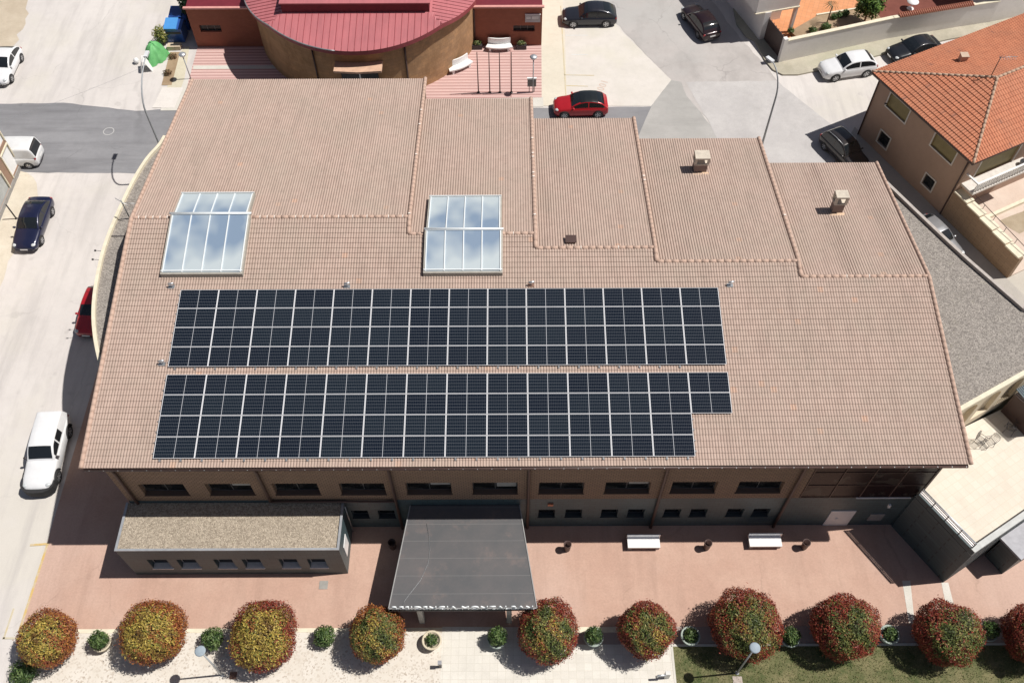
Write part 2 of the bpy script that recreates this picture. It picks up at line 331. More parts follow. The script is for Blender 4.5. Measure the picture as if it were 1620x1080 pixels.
def npmesh(name, V, Q, mat, parent=None, uv=None, smooth=False, col=None):
    V = np.asarray(V, dtype=np.float32); Q = np.asarray(Q, dtype=np.int32); k = Q.shape[1]
    if parent is not None: V = V-np.array(wloc(parent), dtype=np.float32)
    me = bpy.data.meshes.new(name); me.vertices.add(len(V)); me.vertices.foreach_set('co', V.ravel())
    me.loops.add(Q.size); me.loops.foreach_set('vertex_index', Q.ravel()); me.polygons.add(len(Q))
    me.polygons.foreach_set('loop_start', np.arange(0, Q.size, k, dtype=np.int32)); me.polygons.foreach_set('loop_total', np.full(len(Q), k, dtype=np.int32))
    me.polygons.foreach_set('use_smooth', np.full(len(Q), smooth)); me.update(calc_edges=True)
    if uv is not None:
        l = me.uv_layers.new(name='UVMap'); l.data.foreach_set('uv', np.asarray(uv, dtype=np.float32)[Q.ravel()].ravel())
    if col is not None:
        a = me.color_attributes.new('Col', 'FLOAT_COLOR', 'CORNER'); a.data.foreach_set('color', np.asarray(col, dtype=np.float32).ravel())
    me.materials.append(mat); o = bpy.data.objects.new(name, me); COL.objects.link(o)
    if parent is not None: o.parent = parent
    return o
def tile_facet(name, O, e, u, W, tmax, pitch, course, amp, step, mat, parent, tmin=None, spr=6, sharp=.55, tilew=2):
    """real wave-profile roof tiles: columns along e, courses climbing along u"""
    O, e, u = np.array(O, float), np.array(e, float), np.array(u, float); e /= np.linalg.norm(e); u /= np.linalg.norm(u); nrm = np.cross(e, u); nrm *= np.sign(nrm[2])
    ns = int(round(W/pitch))*spr+1; s = np.linspace(0, W, ns); tm = np.array([tmax(x) for x in s]); t0 = np.array([tmin(x) for x in s]) if tmin else np.zeros(ns)
    nc = int(math.ceil(tm.max()/course)); h = amp*np.abs(np.cos(np.pi*s/pitch))**sharp
    T = []; Hh = []; UV = []
    for k in range(nc):
        for tt, hh, uk in ((k*course, step, k+.02), ((k+1)*course, 0., k+.98)):
            tc = np.clip(tt, t0, tm); T.append(tc); Hh.append(h+hh); UV.append(np.stack([s/(pitch*tilew), np.full(ns, uk)], 1))
    T = np.array(T); Hh = np.array(Hh); V = O+s[None, :, None]*e+T[..., None]*u+Hh[..., None]*nrm
    nr = T.shape[0]; idx = np.arange(nr*ns).reshape(nr, ns)
    Q = np.stack([idx[:-1, :-1], idx[:-1, 1:], idx[1:, 1:], idx[1:, :-1]], -1).reshape(-1, 4)
    tf = T.ravel(); riser = np.repeat((np.arange(nr-1) % 2 == 1), ns-1)
    sp = np.abs(tf[Q[:, 2]]-tf[Q[:, 1]])+np.abs(tf[Q[:, 3]]-tf[Q[:, 0]])
    inside = (tf[Q[:, 0]] < np.tile(tm[:-1], nr-1)-1e-4) & (tf[Q[:, 0]] > np.tile(t0[:-1], nr-1)-1e-4)
    if (np.cross(e, u))[2] < 0: Q = Q[:, ::-1]
    keep = (sp > 1e-5) | (riser & inside)
    return npmesh(name, V.reshape(-1, 3), Q[keep], mat, parent, uv=np.array(UV).reshape(-1, 2))
def wall_plane(mb, A, B, z0, z1, holes, depth=.25, mi=0, rmi=None):
    """vertical wall from A to B with real openings (loops of (s,z)); outward side = right of A->B"""
    A = Vector(A[:2]); B = Vector(B[:2]); L = (B-A).length; d = (B-A)/L; n = Vector((d.y, -d.x)); rmi = mi if rmi is None else rmi
    loops = [[(0, z0), (L, z0), (L, z1), (0, z1)]]+[list(h) for h in holes]
    flat = [p for l in loops for p in l]; tr = tessellate_polygon([[Vector((x, y, 0)) for x, y in l] for l in loops])
    vs = [(A.x+d.x*x, A.y+d.y*x, z) for x, z in flat]; fs = []
    for a in tr:
        p, q, r = [flat[i] for i in a]
        if (q[0]-p[0])*(r[1]-p[1])-(q[1]-p[1])*(r[0]-p[0]) < 0: a = (a[0], a[2], a[1])
        fs.append(tuple(a))
    mb.add(vs, fs, mi)
    for h in holes:
        k = len(h); f = [(A.x+d.x*x, A.y+d.y*x, z) for x, z in h]; b = [(x-n.x*depth, y-n.y*depth, z) for x, y, z in f]
        mb.add(f+b, [(i, i+k, (i+1) % k+k, (i+1) % k) for i in range(k)], rmi)
    return d, n
def rect(x0, x1, z0, z1): return [(x0, z0), (x1, z0), (x1, z1), (x0, z1)]
def rect_in(A, d, n, x0, x1, z0, z1, out0, out1):
    """box on a wall: s range, z range, from out0 to out1 along outward normal"""
    A = Vector(A[:2]); ps = [A+d*x0+n*out0, A+d*x1+n*out0, A+d*x1+n*out1, A+d*x0+n*out1]
    return ps, z0, z1
def window(parent, A, d, n, x0, x1, z0, z1, rec=.22, fmat=None, pmat=None, mull=1, fr=.05, sill=None, label=None):
    fmat = fmat or G['frame']; pmat = pmat or G['pane']; f = MB()
    for a, b, c, e in ((x0, x1, z0, z0+fr), (x0, x1, z1-fr, z1), (x0, x0+fr, z0+fr, z1-fr), (x1-fr, x1, z0+fr, z1-fr)): f.prism(*rect_in(A, d, n, a, b, c, e, -rec-.05, -rec))
    for i in range(mull):
        xm = x0+(x1-x0)*(i+1)/(mull+1); f.prism(*rect_in(A, d, n, xm-fr/2, xm+fr/2, z0+fr, z1-fr, -rec-.05, -rec))
    wn = thing_part('window', parent, A+d*((x0+x1)/2) if isinstance(A, Vector) else Vector(A[:2])+d*((x0+x1)/2), z0)
    o = f.build('frame', fmat, wn); p = MB().prism(*rect_in(A, d, n, x0+fr*.5, x1-fr*.5, z0+fr*.5, z1-fr*.5, -rec-.035, -rec-.02)).build('pane', pmat, wn)
    if sill is not None: MB().prism(*rect_in(A, d, n, x0-.04, x1+.04, z0-.05, z0+.003, -rec, .06)).build('sill', sill, wn)
    return wn
def thing_part(name, parent, xy, z):
    o = bpy.data.objects.new(name, None); COL.objects.link(o); o.parent = parent; o.location = Vector((xy[0], xy[1], z))-wloc(parent); o.empty_display_size = .2; return o
#SECTIONS
# ================================================================== THE SETTING
L = .004
ground_sheet('ground', [(-300, -300), (300, -300), (300, 300), (-300, 300)], -.012, G['ground'])
ground_sheet('pale_street', [(-80, -20), (-26.9, -20), (-26.9, 50.0), (60, 50.0), (60, 130), (-80, 130)], -.004, G['road'])
ground_sheet('cross_street', [(-80, 49.6), (-60, 50.4), (-38.8, 50.95), (-29.1, 50.8), (-26, 50.7), (13.5, 50.4), (16, 52), (14.6, 55.6), (13.6, 59.6), (12.9, 60.8), (11.2, 57.95), (-24, 57.6), (-27.4, 57.9), (-30, 57.7), (-36, 58.7), (-41, 58.6), (-60, 58.9), (-80, 59)], L*1, G['asphalt'], rag=.05)
ground_sheet('side_road', PP([(1061, 127), (1140, 212), (1160, 250), (1370, 262)])+[(24.2, 51.0), (22.6, 52.4)]+PP([(1300, 205), (1228, 126), (1208, 100), (1170, 60), (1125, 0), (1000, -140), (830, -140), (900, -40)]), L*2, G['asphalt2'], rag=.08)
ground_sheet('asphalt_patch', PP([(1061, 127), (1078, 130), (1086, 152), (1130, 205), (1150, 245), (1000, 240), (1030, 170)]), L*3, G['asphalt3'], rag=.05)
ground_sheet('asphalt_patch_worn', PP([(1228, 128), (1336, 214), (1300, 262), (1150, 255), (1125, 200), (1085, 130)]), L*3.2, patchy('asphalt_grey_patch', (.50, .48, .475), (.57, .55, .54), s1=.3, s2=2, streak=(.4, .3, 1)), rag=.05)
ground_sheet('parking_lot', PP([(887, -60), (878, -10), (863, 30), (858, 168), (1030, 168), (1062, 127), (975, 42), (905, -30), (885, -90)]), L*4, G['parking'])
ground_sheet('museum_pavement', PP([(857, -40), (888, -40), (894, 60), (897, 168), (838, 168), (700, 168), (855, 150)]), L*5, patchy('cream_pavement', (.64, .59, .49), (.69, .64, .54), s1=.4, fineamt=.12))
ground_sheet('museum_kerb_walk', [(-28.0, 57.7), (2.6, 57.95), (2.6, 59.1), (-28.0, 61.6)], L*6, G['kerb'])
ground_sheet('red_forecourt', [(-26.4, 58.6), (-26.5, 65.7), (2.6, 65.6), (2.48, 59.05)], L*7, G['redpave'])
ground_sheet('forecourt_side_walk', PP([(300, 74), (292, 124), (283, 150), (262, 150), (268, 124), (290, 75)]), L*6.5, patchy('cream_pavement2', (.60, .55, .42), (.66, .61, .48), s1=.4))
ground_sheet('pale_forecourt_band', [(-26.35, 62.7), (-18.5, 62.7), (-18.5, 63.15), (-26.4, 63.15)], L*8, G['kerb'])
ground_sheet('pale_corner_slab', PP([(257, 139), (290, 139), (276, 171), (241, 171)]), L*7.5, patchy('pale_slab', (.74, .70, .66), (.70, .66, .62), s1=1))
ground_sheet('planting_strip_soil', [(-28.55, 60.73), (-27.72, 60.72), (-27.85, 64.9), (-28.7, 64.9)], L*8, G['soil'])
ground_sheet('dusty_verge', PP([(-60, 470), (30, 270), (58, 290), (60, 310), (50, 330), (22, 400), (0, 470), (-60, 600)]), L*2, G['pathdirt'], rag=.25)
ground_sheet('dusty_verge_far', PP([(-30, -60), (60, -60), (40, 30), (22, 72), (-30, 100)]), L*2, patchy('brown_verge', (.50, .42, .32), (.60, .52, .41), s1=.4, s2=2), rag=.3)  # ragged brown ground patch at the upper left corner
ground_sheet('alley', [(24.2, 51.0), (27.0, 55.5), (31.3, 46.2), (36.5, 36.0), (34, 30), (22, 40)], L*4, patchy('alley_concrete', (.44, .41, .37), (.52, .48, .44), s1=.3))
# pink plaza around the building, step, strips
ground_sheet('plaza', [(-26.9, 16.2), (60, 16.2), (60, 24), (-22, 24), (-22, 34), (-26.9, 36)], L*2, G['plaza'])
ground_sheet('planting_walk', [(-26.9, 15.2), (60, 15.2), (60, 16.2), (-26.9, 16.2)], L*2, G['strip'])
ground_sheet('gravel_court', [(-26.9, -5), (-3.88, -5), (-3.88, 16.0), (-26.3, 16.0), (-26.9, 15.9)], L*3, G['pale_gravel'])
ground_sheet('tile_path', [(-3.88, -5), (8.5, -5), (8.55, 15.2), (8.55, 15.25), (1.5, 15.25), (1.5, 16.2), (-3.88, 16.25)], L*4, G['tilepath'])
ground_sheet('lawn', [(8.62, -5), (60, -5), (60, 15.12), (8.62, 15.12)], L*3, G['lawn'])
tag(MB().box(8.55, 60, 15.12, 15.24, -.1, .05).box(8.5, 8.62, -5, 15.12, -.1, .03).build('lawn_kerb', G['kerb']), kind='structure')
tag(MB().box(-26.9, -3.88, 15.98, 16.2, -.1, .035).box(1.5, 8.5, 15.9, 16.2, -.1, .03).build('plaza_kerb', G['cream']), kind='structure')
ground_sheet('concrete_repair', PP([(1427, 918), (1440, 918), (1447, 985), (1438, 985)]), L*4, G['kerb'])
ground_sheet('concrete_repair_strip', PP([(1489, 921), (1500, 921), (1513, 972), (1500, 975)]), L*4, G['kerb'])
# villa corner pavement with kerb
sw = PP([(1165, 40), (1180, 60), (1193, 66), (1210, 98), (1222, 112), (1238, 120), (1262, 120), (1300, 112), (1345, 101), (1410, 84), (1500, 64), (1620, 42), (1700, 25), (1700, -30), (1150, -30)])
tag(MB().prism(sw, -.1, .13).build('sidewalk', G['sidewalk']), kind='structure')
# paint on the ground
def paintline(mb, a, b, wd, z=L*6):
    a = P(*a); b = P(*b); d = (b-a).normalized(); n = Vector((-d.y, d.x, 0))*wd/2
    mb.sheet([(a-n)[:2], (b-n)[:2], (b+n)[:2], (a+n)[:2]], z)
YP = patchy('yellow_road_paint', (.66, .46, .16), (.60, .52, .40), s1=2, s2=6, fine=25, fineamt=.3); YP2 = patchy('faded_yellow_paint', (.62, .52, .33), (.58, .54, .44), s1=1.5, s2=6)
WP = patchy('white_road_paint', (.72, .72, .70), (.64, .63, .60), s1=2)
m1 = MB()
for a, b in (((75, 862), (30, 1000)), ((48, 862), (78, 860))): paintline(m1, a, b, .13)
tag(m1.build('yellow_parking_line', YP), kind='structure')
m1 = MB()
for a, b in (((22, 962), (6, 1010)), ((4, 1009), (32, 1009)), ((887, 10), (896, 166)), ((893, 119), (940, 120)), ((896, 136), (930, 137))): paintline(m1, a, b, .10)
tag(m1.build('faded_yellow_line', YP2), kind='structure')
m1 = MB()
for a, b in (((895, 56.5), (930, 56.5)), ((904, 87), (930, 87))): paintline(m1, a, b, .12)
tag(m1.build('white_parking_line', WP), kind='structure')
def annulus(c, r0, r1, z, seg=28):
    mb = MB(); vs = []; fs = []
    for k in range(seg):
        a = 2*math.pi*k/seg; vs += [(c[0]+r0*math.cos(a), c[1]+r0*math.sin(a), z), (c[0]+r1*math.cos(a), c[1]+r1*math.sin(a), z)]
    for k in range(seg): fs.append((2*k, 2*k+1, (2*k+3) % (2*seg), (2*k+2) % (2*seg)))
    return mb.add(vs, fs)
tag(annulus(P(172, 208), .37, .43, L*4).build('painted_ring', patchy('worn_ring_paint', (.50, .50, .50), (.60, .60, .59), s1=3)), kind='structure')
def text_mesh(body, size, extrude, name, mat, parent=None, align='CENTER'):
    cu = bpy.data.curves.new(name, 'FONT'); cu.body = body; cu.size = size; cu.extrude = extrude; cu.align_x = align; cu.space_character = 1.08
    o = bpy.data.objects.new(name+'_tmp', cu); COL.objects.link(o); dg = bpy.context.evaluated_depsgraph_get(); dg.update()
    me = bpy.data.meshes.new_from_object(o.evaluated_get(dg)); me.name = name; bpy.data.objects.remove(o); bpy.data.curves.remove(cu)
    me.materials.clear(); me.materials.append(mat); n = bpy.data.objects.new(name, me); COL.objects.link(n)
    if parent is not None: n.parent = parent
    return n
o = text_mesh('100', .85, 0, 'painted_number', patchy('faded_red_paint', (.62, .47, .40), (.66, .55, .46), s1=3)); q = P(948, 134); o.location = (q.x, q.y, L*6); o.rotation_euler = (0, 0, rad(-112)); tag(o, kind='structure')

# ================================================================== MAIN BUILDING
ZE, YE, SA = 8.5, 21.64, math.tan(rad(9.1)); YW = 22.11
CA, SI = math.cos(rad(9.1)), math.sin(rad(9.1))
XL, XR = -21.8, 23.15
secs = [(-21.8, -5.85, 36.4, 51.15), (-5.85, 1.35, 35.25, 49.15), (1.35, 8.1, 34.3, 47.17), (8.1, 16.05, 33.4, 45.2), (16.05, 23.15, 32.4, 42.9)]
zf = lambda y: ZE+(y-YE)*SA
B = thing('care_home', 'large care home with stepped brown tiled roof, skylights and curved gravel roofed ends', 'building', (0, 36, 0))
# front slope: real tiles, one facet per section so that each climbs to its own ridge
def tm_front(x):
    X = XL+x
    for a, b, yr, yb in secs:
        if X <= b: return (yr-YE)/CA
    return (secs[-1][2]-YE)/CA
tile_facet('front_roof_slope', (XL, YE, ZE), (1, 0, 0), (0, CA, SI), XR-XL, tm_front, .1498, .33, .052, .030, G['tile'], B, sharp=.45)
for a, b, yr, yb in secs:
    zr = zf(yr); tile_facet('rear_roof_slope', (a, yr, zr), (1, 0, 0), (0, CA, -SI), b-a, lambda x, LL=(yb-yr)/CA: LL, .1498, .33, .056, .0, G['tile'], B, sharp=.45)
# body under the tiles
body = MB()
for i, (a, b, yr, yb) in enumerate(secs):
    for (ya, za, y2, z2) in ((YE+.12, zf(YE)-.10, yr, zf(yr)-.10), (yr, zf(yr)-.10, yb-.1, zf(yr)-(yb-yr)*SA-.08)):
        x0 = a+.02; x1 = b-.02
        body.add([(x0, ya, za-.12), (x1, ya, za-.12), (x1, y2, z2-.12), (x0, y2, z2-.12), (x0, ya, za+.06), (x1, ya, za+.06), (x1, y2, z2+.06), (x0, y2, z2+.06)],
                 [(3, 2, 1, 0), (4, 5, 6, 7), (0, 1, 5, 4), (1, 2, 6, 5), (2, 3, 7, 6), (3, 0, 4, 7)])
body.build('roof_deck', G['darkbrown'], B)
rc = MB(); mo = MB()
for i, (a, b, yr, yb) in enumerate(secs):
    z = zf(yr)+.02; n = int((b-a)/.4)
    for k in range(n):
        x0 = a+(b-a)*k/n; x1 = a+(b-a)*(k+1)/n+.03; rc.tube([(x0, yr, z), (x1, yr, z)], .105, 8)
        if (i == 0 and k < n and random.random() < .55) or random.random() < .08: mo.tube([(x0+.0, yr, z+.006), (x0+.045, yr, z+.004)], .118, 8)
    # verge / step trim tiles running down each side
    for xs, on in ((a, True), (b, i == len(secs)-1)):
        if not on: continue
        ny = int((yb-yr)/.4)
        for k in range(ny):
            y0 = yr+(yb-yr)*k/ny; y1 = yr+(yb-yr)*(k+1)/ny+.02; zz = lambda y: zf(yr)-(y-yr)*SA+.045
            if i > 0 and xs == a: continue
            rc.tube([(xs, y0, zz(y0)), (xs, y1, zz(y1))], .105, 8)
    if i < len(secs)-1:
        yr2 = secs[i+1][2]; ny = int((yb-yr2)/.4)
        for k in range(ny):
            y0 = yr2+(yb-yr2)*k/ny; y1 = yr2+(yb-yr2)*(k+1)/ny+.02; zz = lambda y: (zf(yr)-(y-yr)*SA if y > yr else zf(y))+.06
            rc.tube([(b, y0, zz(y0)), (b, y1, zz(y1))], .125, 8)
            if random.random() < .07: mo.box(b-.06, b+.06, y0, y0+.08, zz(y0)+.10, zz(y0)+.16)
for xs, yr in ((XL, secs[0][2]), (XR, secs[-1][2])):
    ny = int((yr-YE)/.36)
    for k in range(ny):
        y0 = YE+(yr-YE)*k/ny; y1 = YE+(yr-YE)*(k+1)/ny; rc.tube([(xs, y0, zf(y0)+.06), (xs, y1, zf(y1)+.05)], .12, 8)
rc.build('ridge_tiles', G['ridge'], B); mo.build('ridge_mortar', G['mortar'], B)
# step walls between the roof sections, side walls, rear walls
wl = MB()
for i, (a, b, yr, yb) in enumerate(secs):
    zb = zf(yr)-(yb-yr)*SA-.2
    if i < len(secs)-1:
        a2, b2, yr2, yb2 = secs[i+1]; zr2 = zf(yr2); lo = lambda y: zr2-(y-yr2)*SA-.05
        top = [(yr2, zf(yr2)-.02), (yr, zf(yr)-.02), (yb-.25, zf(yr)-(yb-.25-yr)*SA-.05)]; bot = [(yb-.25, 0), (yb2-.25, 0), (yb2-.25, lo(yb2))]
        pts = top+bot; x = b-.04
        wl.add([(x-.15, y, z) for y, z in pts]+[(x, y, z) for y, z in pts], [tuple(range(6)), tuple(reversed(range(6, 12)))]+[(k, k+6, (k+1) % 6+6, (k+1) % 6) for k in range(6)])
    wl.box(a+.1, b-.2, yb-.35, yb-.15, 0, zb)
wl.add([(XL+.55, y, z) for y, z in ((YW+.3, 0), (50.8, 0), (50.8, 8.3), (36.4, 10.5), (YW+.3, 8.3))], [(0, 1, 2, 3, 4)])
wl.add([(XR-.55, y, z) for y, z in ((YW+.3, 0), (42.6, 0), (42.6, 8.3), (32.4, 9.9), (YW+.3, 8.2))], [(4, 3, 2, 1, 0)])
wl.build('rear_wall', G['brick'], B)
# front wall: tan brick upper storey with 10 wide windows, slate lower storey
FA = Vector((-21.15, YW)); FB = Vector((15.75, YW)); up = MB(); ux = [-20.0+3.568*i for i in range(10)]
d, n = wall_plane(up, FA, FB, 3.68, 8.35, [rect(x+21.15, x+21.15+2.43, 4.38, 5.74) for x in ux], .30)
up.build('upper_wall', G['brick'], B)
lw = MB(); lows = [x for i in range(3, 10) for x in (1.45+3.56*(i-6), 2.98+3.54*(i-6)) if not (-6.3 < x < .4)]
lows = sorted(set(round(x, 2) for x in lows+[-9.12, -7.62]) - set(round(x, 2) for i in (3,) for x in (1.45+3.56*(i-6), 2.98+3.54*(i-6))))
wall_plane(lw, FA-Vector((0, 0)), Vector((22.3, YW)), 0, 3.68, [rect(x+21.15, x+21.15+.94, 1.28, 2.28) for x in lows]+[rect(-4.6+21.15, -.8+21.15, .05, 2.5)], .28)
lw.build('lower_wall', G['slate'], B)
for k, x in enumerate(ux): window(B, FA, d, n, x+21.15, x+21.15+2.43, 4.38, 5.74, .28, sill=G['beige'] if False else G['brick'])
for x in lows: window(B, FA, d, n, x+21.15, x+21.15+.94, 1.28, 2.28, .26, mull=0, sill=G['slate'])
for k, x in enumerate(ux):
    if k in (1, 4, 5, 7, 9): MB().box(x+1.3, x+2.36, YW+.262, YW+.272, 5.25-.25*(k % 3), 5.68).build('roller_blind', plain('grey_blind', (.30, .31, .31), .7), B)
ed = MB().box(-4.5, -.9, YW+.2, YW+.24, .05, 2.45, 0)
for x in (-3.6, -2.72, -1.8): ed.box(x-.03, x+.03, YW+.16, YW+.2, .05, 2.45, 1)
ed.build('entrance_door', [G['pane'], G['alu']], B)
# corner pilaster, downpipes, gutter, soffit edge
for x, zb in ((-20.65, 3.55), (-13.3, 3.75), (-6.42, .02), (.85, .02), (8.02, .02), (15.15, .02)):
    MB().tube([(x, YW-.40, 8.28), (x, YW-.16, 7.7), (x, YW-.12, 7.2), (x, YW-.12, zb)], .085, 8).build('downpipe', G['darkbrown'], B)
MB().tube([(-13.3, YW-.12, 3.75), (-6.4, YW-.12, 3.70)], .075, 8).build('rain_pipe', G['darkbrown'], B)
g = MB(); g.tube([(XL+.1, YE-.02, 8.38), (XR-.1, YE-.02, 8.36)], .095, 8)
for k in range(62): x = XL+.4+k*.727; g.box(x-.015, x+.015, YE-.10, YE+.03, 8.40, 8.44, 1)
g.build('gutter', [G['darkbrown'], G['alu']], B)
MB().box(XL+.3, XR-.3, YE+.1, YW, 8.26, 8.34).build('soffit', G['brownbrick'], B)
# dark curtain-glass corner
cg = MB().box(15.8, 22.3, YW+.02, YW+.10, 3.72, 8.2, 0); 
for x in (15.8, 17.42, 19.05, 20.67, 22.25): cg.box(x-.025, x+.025, YW-.02, YW+.02, 3.72, 8.2, 1)
for z in (3.75, 5.2, 6.7): cg.box(15.8, 22.3, YW-.01, YW+.018, z-.02, z+.02, 1)
cg.box(22.3, 22.36, YW, YW+8, 3.9, 8.2, 0); cg.build('curtain_glazing', [G['curtain'], G['darkbrown']], B)
MB().box(18.9, 21.9, YW-.06, YW, 3.66, 3.71).build('conduit', G['white'], B)
MB().box(18.03, 19.43, YW-.05, YW, .03, 2.0).box(18.68, 18.72, YW-.055, YW-.05, .05, 1.98).box(18.5, 18.62, YW-.10, YW-.05, .95, 1.07).build('service_door', plain('pale_grey_door', (.60, .62, .65), .5, .05), B)
MB().box(20.4, 21.2, YW-.05, YW, .7, 1.55).build('wall_vent_panel', plain('grey_louvre', (.22, .23, .24), .6), B)
MB().box(20.98, 21.1, YW-.12, YW, 2.55, 2.85).build('wall_lamp', G['white'], B)
MB().box(1.95, 2.25, YW-.1, YW, 2.95, 3.15).build('alarm_box', plain('orange_alarm', (.5, .16, .08), .5), B)
# left curved wing with gravel roof
par = [(P(x, y, 8.45).x, P(x, y, 8.45).y) for x, y in [(258, 214), (250, 228), (232, 246), (215, 272), (200, 300), (186, 330), (172, 362), (160, 395), (152, 430), (146, 465), (144, 500), (147, 535), (153, 565), (160, 590), (172, 612)]]
def smooth_poly(p, n=4):
    for _ in range(n-2):
        q = [p[0]]
        for a, b in zip(p, p[1:]): q += [(a[0]*.75+b[0]*.25, a[1]*.75+b[1]*.25), (a[0]*.25+b[0]*.75, a[1]*.25+b[1]*.75)]
        p = q+[p[-1]]
    return p
par = smooth_poly(par)
xin = XL+.6
def offs(p, t):
    out = []
    for i in range(len(p)):
        a = Vector(p[max(i-1, 0)]); b = Vector(p[min(i+1, len(p)-1)]); dd = (b-a).normalized(); out.append((p[i][0]-dd.y*t, p[i][1]+dd.x*t))
    return out
inn = offs(par, .2)
if abs(inn[len(inn)//2][0]) > abs(par[len(par)//2][0]): inn = offs(par, -.2)
ypar = [q[1] for q in inn]
MB().prism([(xin, inn[0][1])]+inn+[(xin, inn[-1][1])], 8.0, 8.27).build('left_gravel_roof', G['gravel'], B)
pm = MB()
for i in range(len(par)-1): pm.prism([par[i], par[i+1], inn[i+1], inn[i]], 8.0, 8.45)
pm.build('left_parapet', G['cream'], B)
MB().prism([(xin, inn[0][1]-.03)]+[(x*.998+(-.03), y) for x, y in inn]+[(xin, inn[-1][1])], 0, 8.0).build('left_curved_wall', G['beige'], B)
yj = P(175, 383, 7.75).y; MB().box(P(164, 383, 8.3).x+.35, xin-.02, yj-.03, yj+.03, 8.2, 8.31).build('expansion_joint', G['dark'], B)
# right wing with gravel roof, arched beige wall below its front edge
rp = [P(x, y, 8.0)[:2] for x, y in [(1385, 272), (1398, 285), (1425, 311), (1450, 335), (1490, 373), (1530, 410), (1575, 449), (1620, 488)]]
rp += [(31.2, 31.0), (32.3, 30.2)]; AW = Vector((24.0, 25.35)); AWd = Vector((.876, .482)).normalized(); AE = AW+AWd*9.4
xin2 = XR-.6; roofpoly = [(xin2, rp[0][1])]+rp+[tuple(AE)]+[tuple(AW), (xin2, AW.y-.7)]
MB().prism(roofpoly, 7.5, 7.74).build('right_gravel_roof', G['gravel'], B)
pm = MB(); ro = rp+[tuple(AE)]
for i in range(len(ro)-1):
    a, b = Vector(ro[i]), Vector(ro[i+1]); dd = (b-a).normalized(); nn = Vector((dd.y, -dd.x))*.2
    if (a-nn).length < (a+nn).length: nn = -nn
    pm.prism([a, b, b-nn, a-nn], 7.5, 7.96)
pm.build('right_parapet', plain('grey_coping', (.42, .38, .35), .8), B)
MB().prism([(xin2, rp[0][1]-.1)]+[(x-.12, y-.1) for x, y in rp]+[tuple(AE-Vector((.1, -.1))), tuple(AW+Vector((0, .35))), (xin2, AW.y)], 0, 7.5).build('right_curved_wall', G['beige'], B)
am = MB(); holes = []
for k in range(5):
    s0 = .5+k*1.78; s1 = s0+1.35; c = (s0+s1)/2; r = (s1-s0)/2; holes.append([(s0, 4.6), (s1, 4.6), (s1, 6.4)]+[(c+r*math.cos(a), 6.4+.62*math.sin(a)) for a in np.linspace(.25, math.pi-.25, 7)]+[(s0, 6.4)])
ad, an = wall_plane(am, AW-AWd*.8, AE, 3.85, 7.75, [[(x+.8, z) for x, z in h] for h in holes], .35)
am.build('arched_wall', G['beige'], B)
q = AW-an*.02; MB().prism([tuple(AW-AWd*.8+an*.16), tuple(AE+an*.16), tuple(AE-an*.08), tuple(AW-AWd*.8-an*.08)], 7.75, 8.02).build('cornice', G['cream'], B)
for h in holes: MB().prism(*rect_in(AW, ad, an, min(p[0] for p in h)-.05, max(p[0] for p in h)+.05, 4.5, 7.1, -.38, -.34)).build('arched_window', G['darkbrown'], B)
# skylights
def zroof(y, yr): return zf(y) if y <= yr else zf(yr)-(y-yr)*SA
for x0, x1, ya, yr, yb, inset in ((-19.45, -14.9, 32.5, 36.4, 38.35, .12), (-4.9, -.5, 32.5, 35.3, 38.35, .06)):
    S = thing_part('skylight', B, ((x0+x1)/2, ya), zf(ya)); fr = MB(); pa = MB(); hb = .34
    for (s0, s1, i0) in ((ya, yr, 0), (yr, yb, inset)):
        X0, X1 = x0+i0, x1-i0; z0, z1 = zroof(s0, yr), zroof(s1, yr)
        def slab(xa, xb, sa, sb, lo, hi, mb, mi=0):
            za, zb2 = z0+(z1-z0)*(sa-s0)/(s1-s0), z0+(z1-z0)*(sb-s0)/(s1-s0)
            mb.add([(xa, sa, za+lo), (xb, sa, za+lo), (xb, sb, zb2+lo), (xa, sb, zb2+lo), (xa, sa, za+hi), (xb, sa, za+hi), (xb, sb, zb2+hi), (xa, sb, zb2+hi)],
                   [(3, 2, 1, 0), (4, 5, 6, 7), (0, 1, 5, 4), (1, 2, 6, 5), (2, 3, 7, 6), (3, 0, 4, 7)], mi)
        slab(X0, X0+.10, s0, s1, -.1, hb, fr, 1); slab(X1-.10, X1, s0, s1, -.1, hb, fr, 1)
        if s0 == ya: slab(X0+.1, X1-.1, s0, s0+.10, -.1, hb, fr, 1)
        if s1 == yb: slab(X0+.1, X1-.1, s1-.10, s1, -.1, hb, fr, 1)
        for k in range(5):
            xm = X0+.12+(X1-X0-.24)*k/4; slab(xm-.03, xm+.03, s0+.11, s1-.11, hb-.02, hb+.04, fr)
        slab(X0+.02, X1-.02, s0+.16 if s0 == ya else s0+.0, s0+.22 if s0 == ya else s0+.06, hb+.005, hb+.06, fr); slab(X0+.02, X1-.02, s1-.08, s1-.02, hb+.005, hb+.06, fr)
        slab(X0+.11, X1-.11, s0+.12, s1-.1 if s1 == yb else s1, hb-.05, hb-.01, pa)
    fr.tube([(x0-.05, yr, zf(yr)+hb+.05), (x1+.05, yr, zf(yr)+hb+.03)], .065, 8)
    fr.build('frame', [G['alu'], plain('skylight_kerb', (.36, .34, .30), .7)], S); pa.build('pane', G['poly'], S)
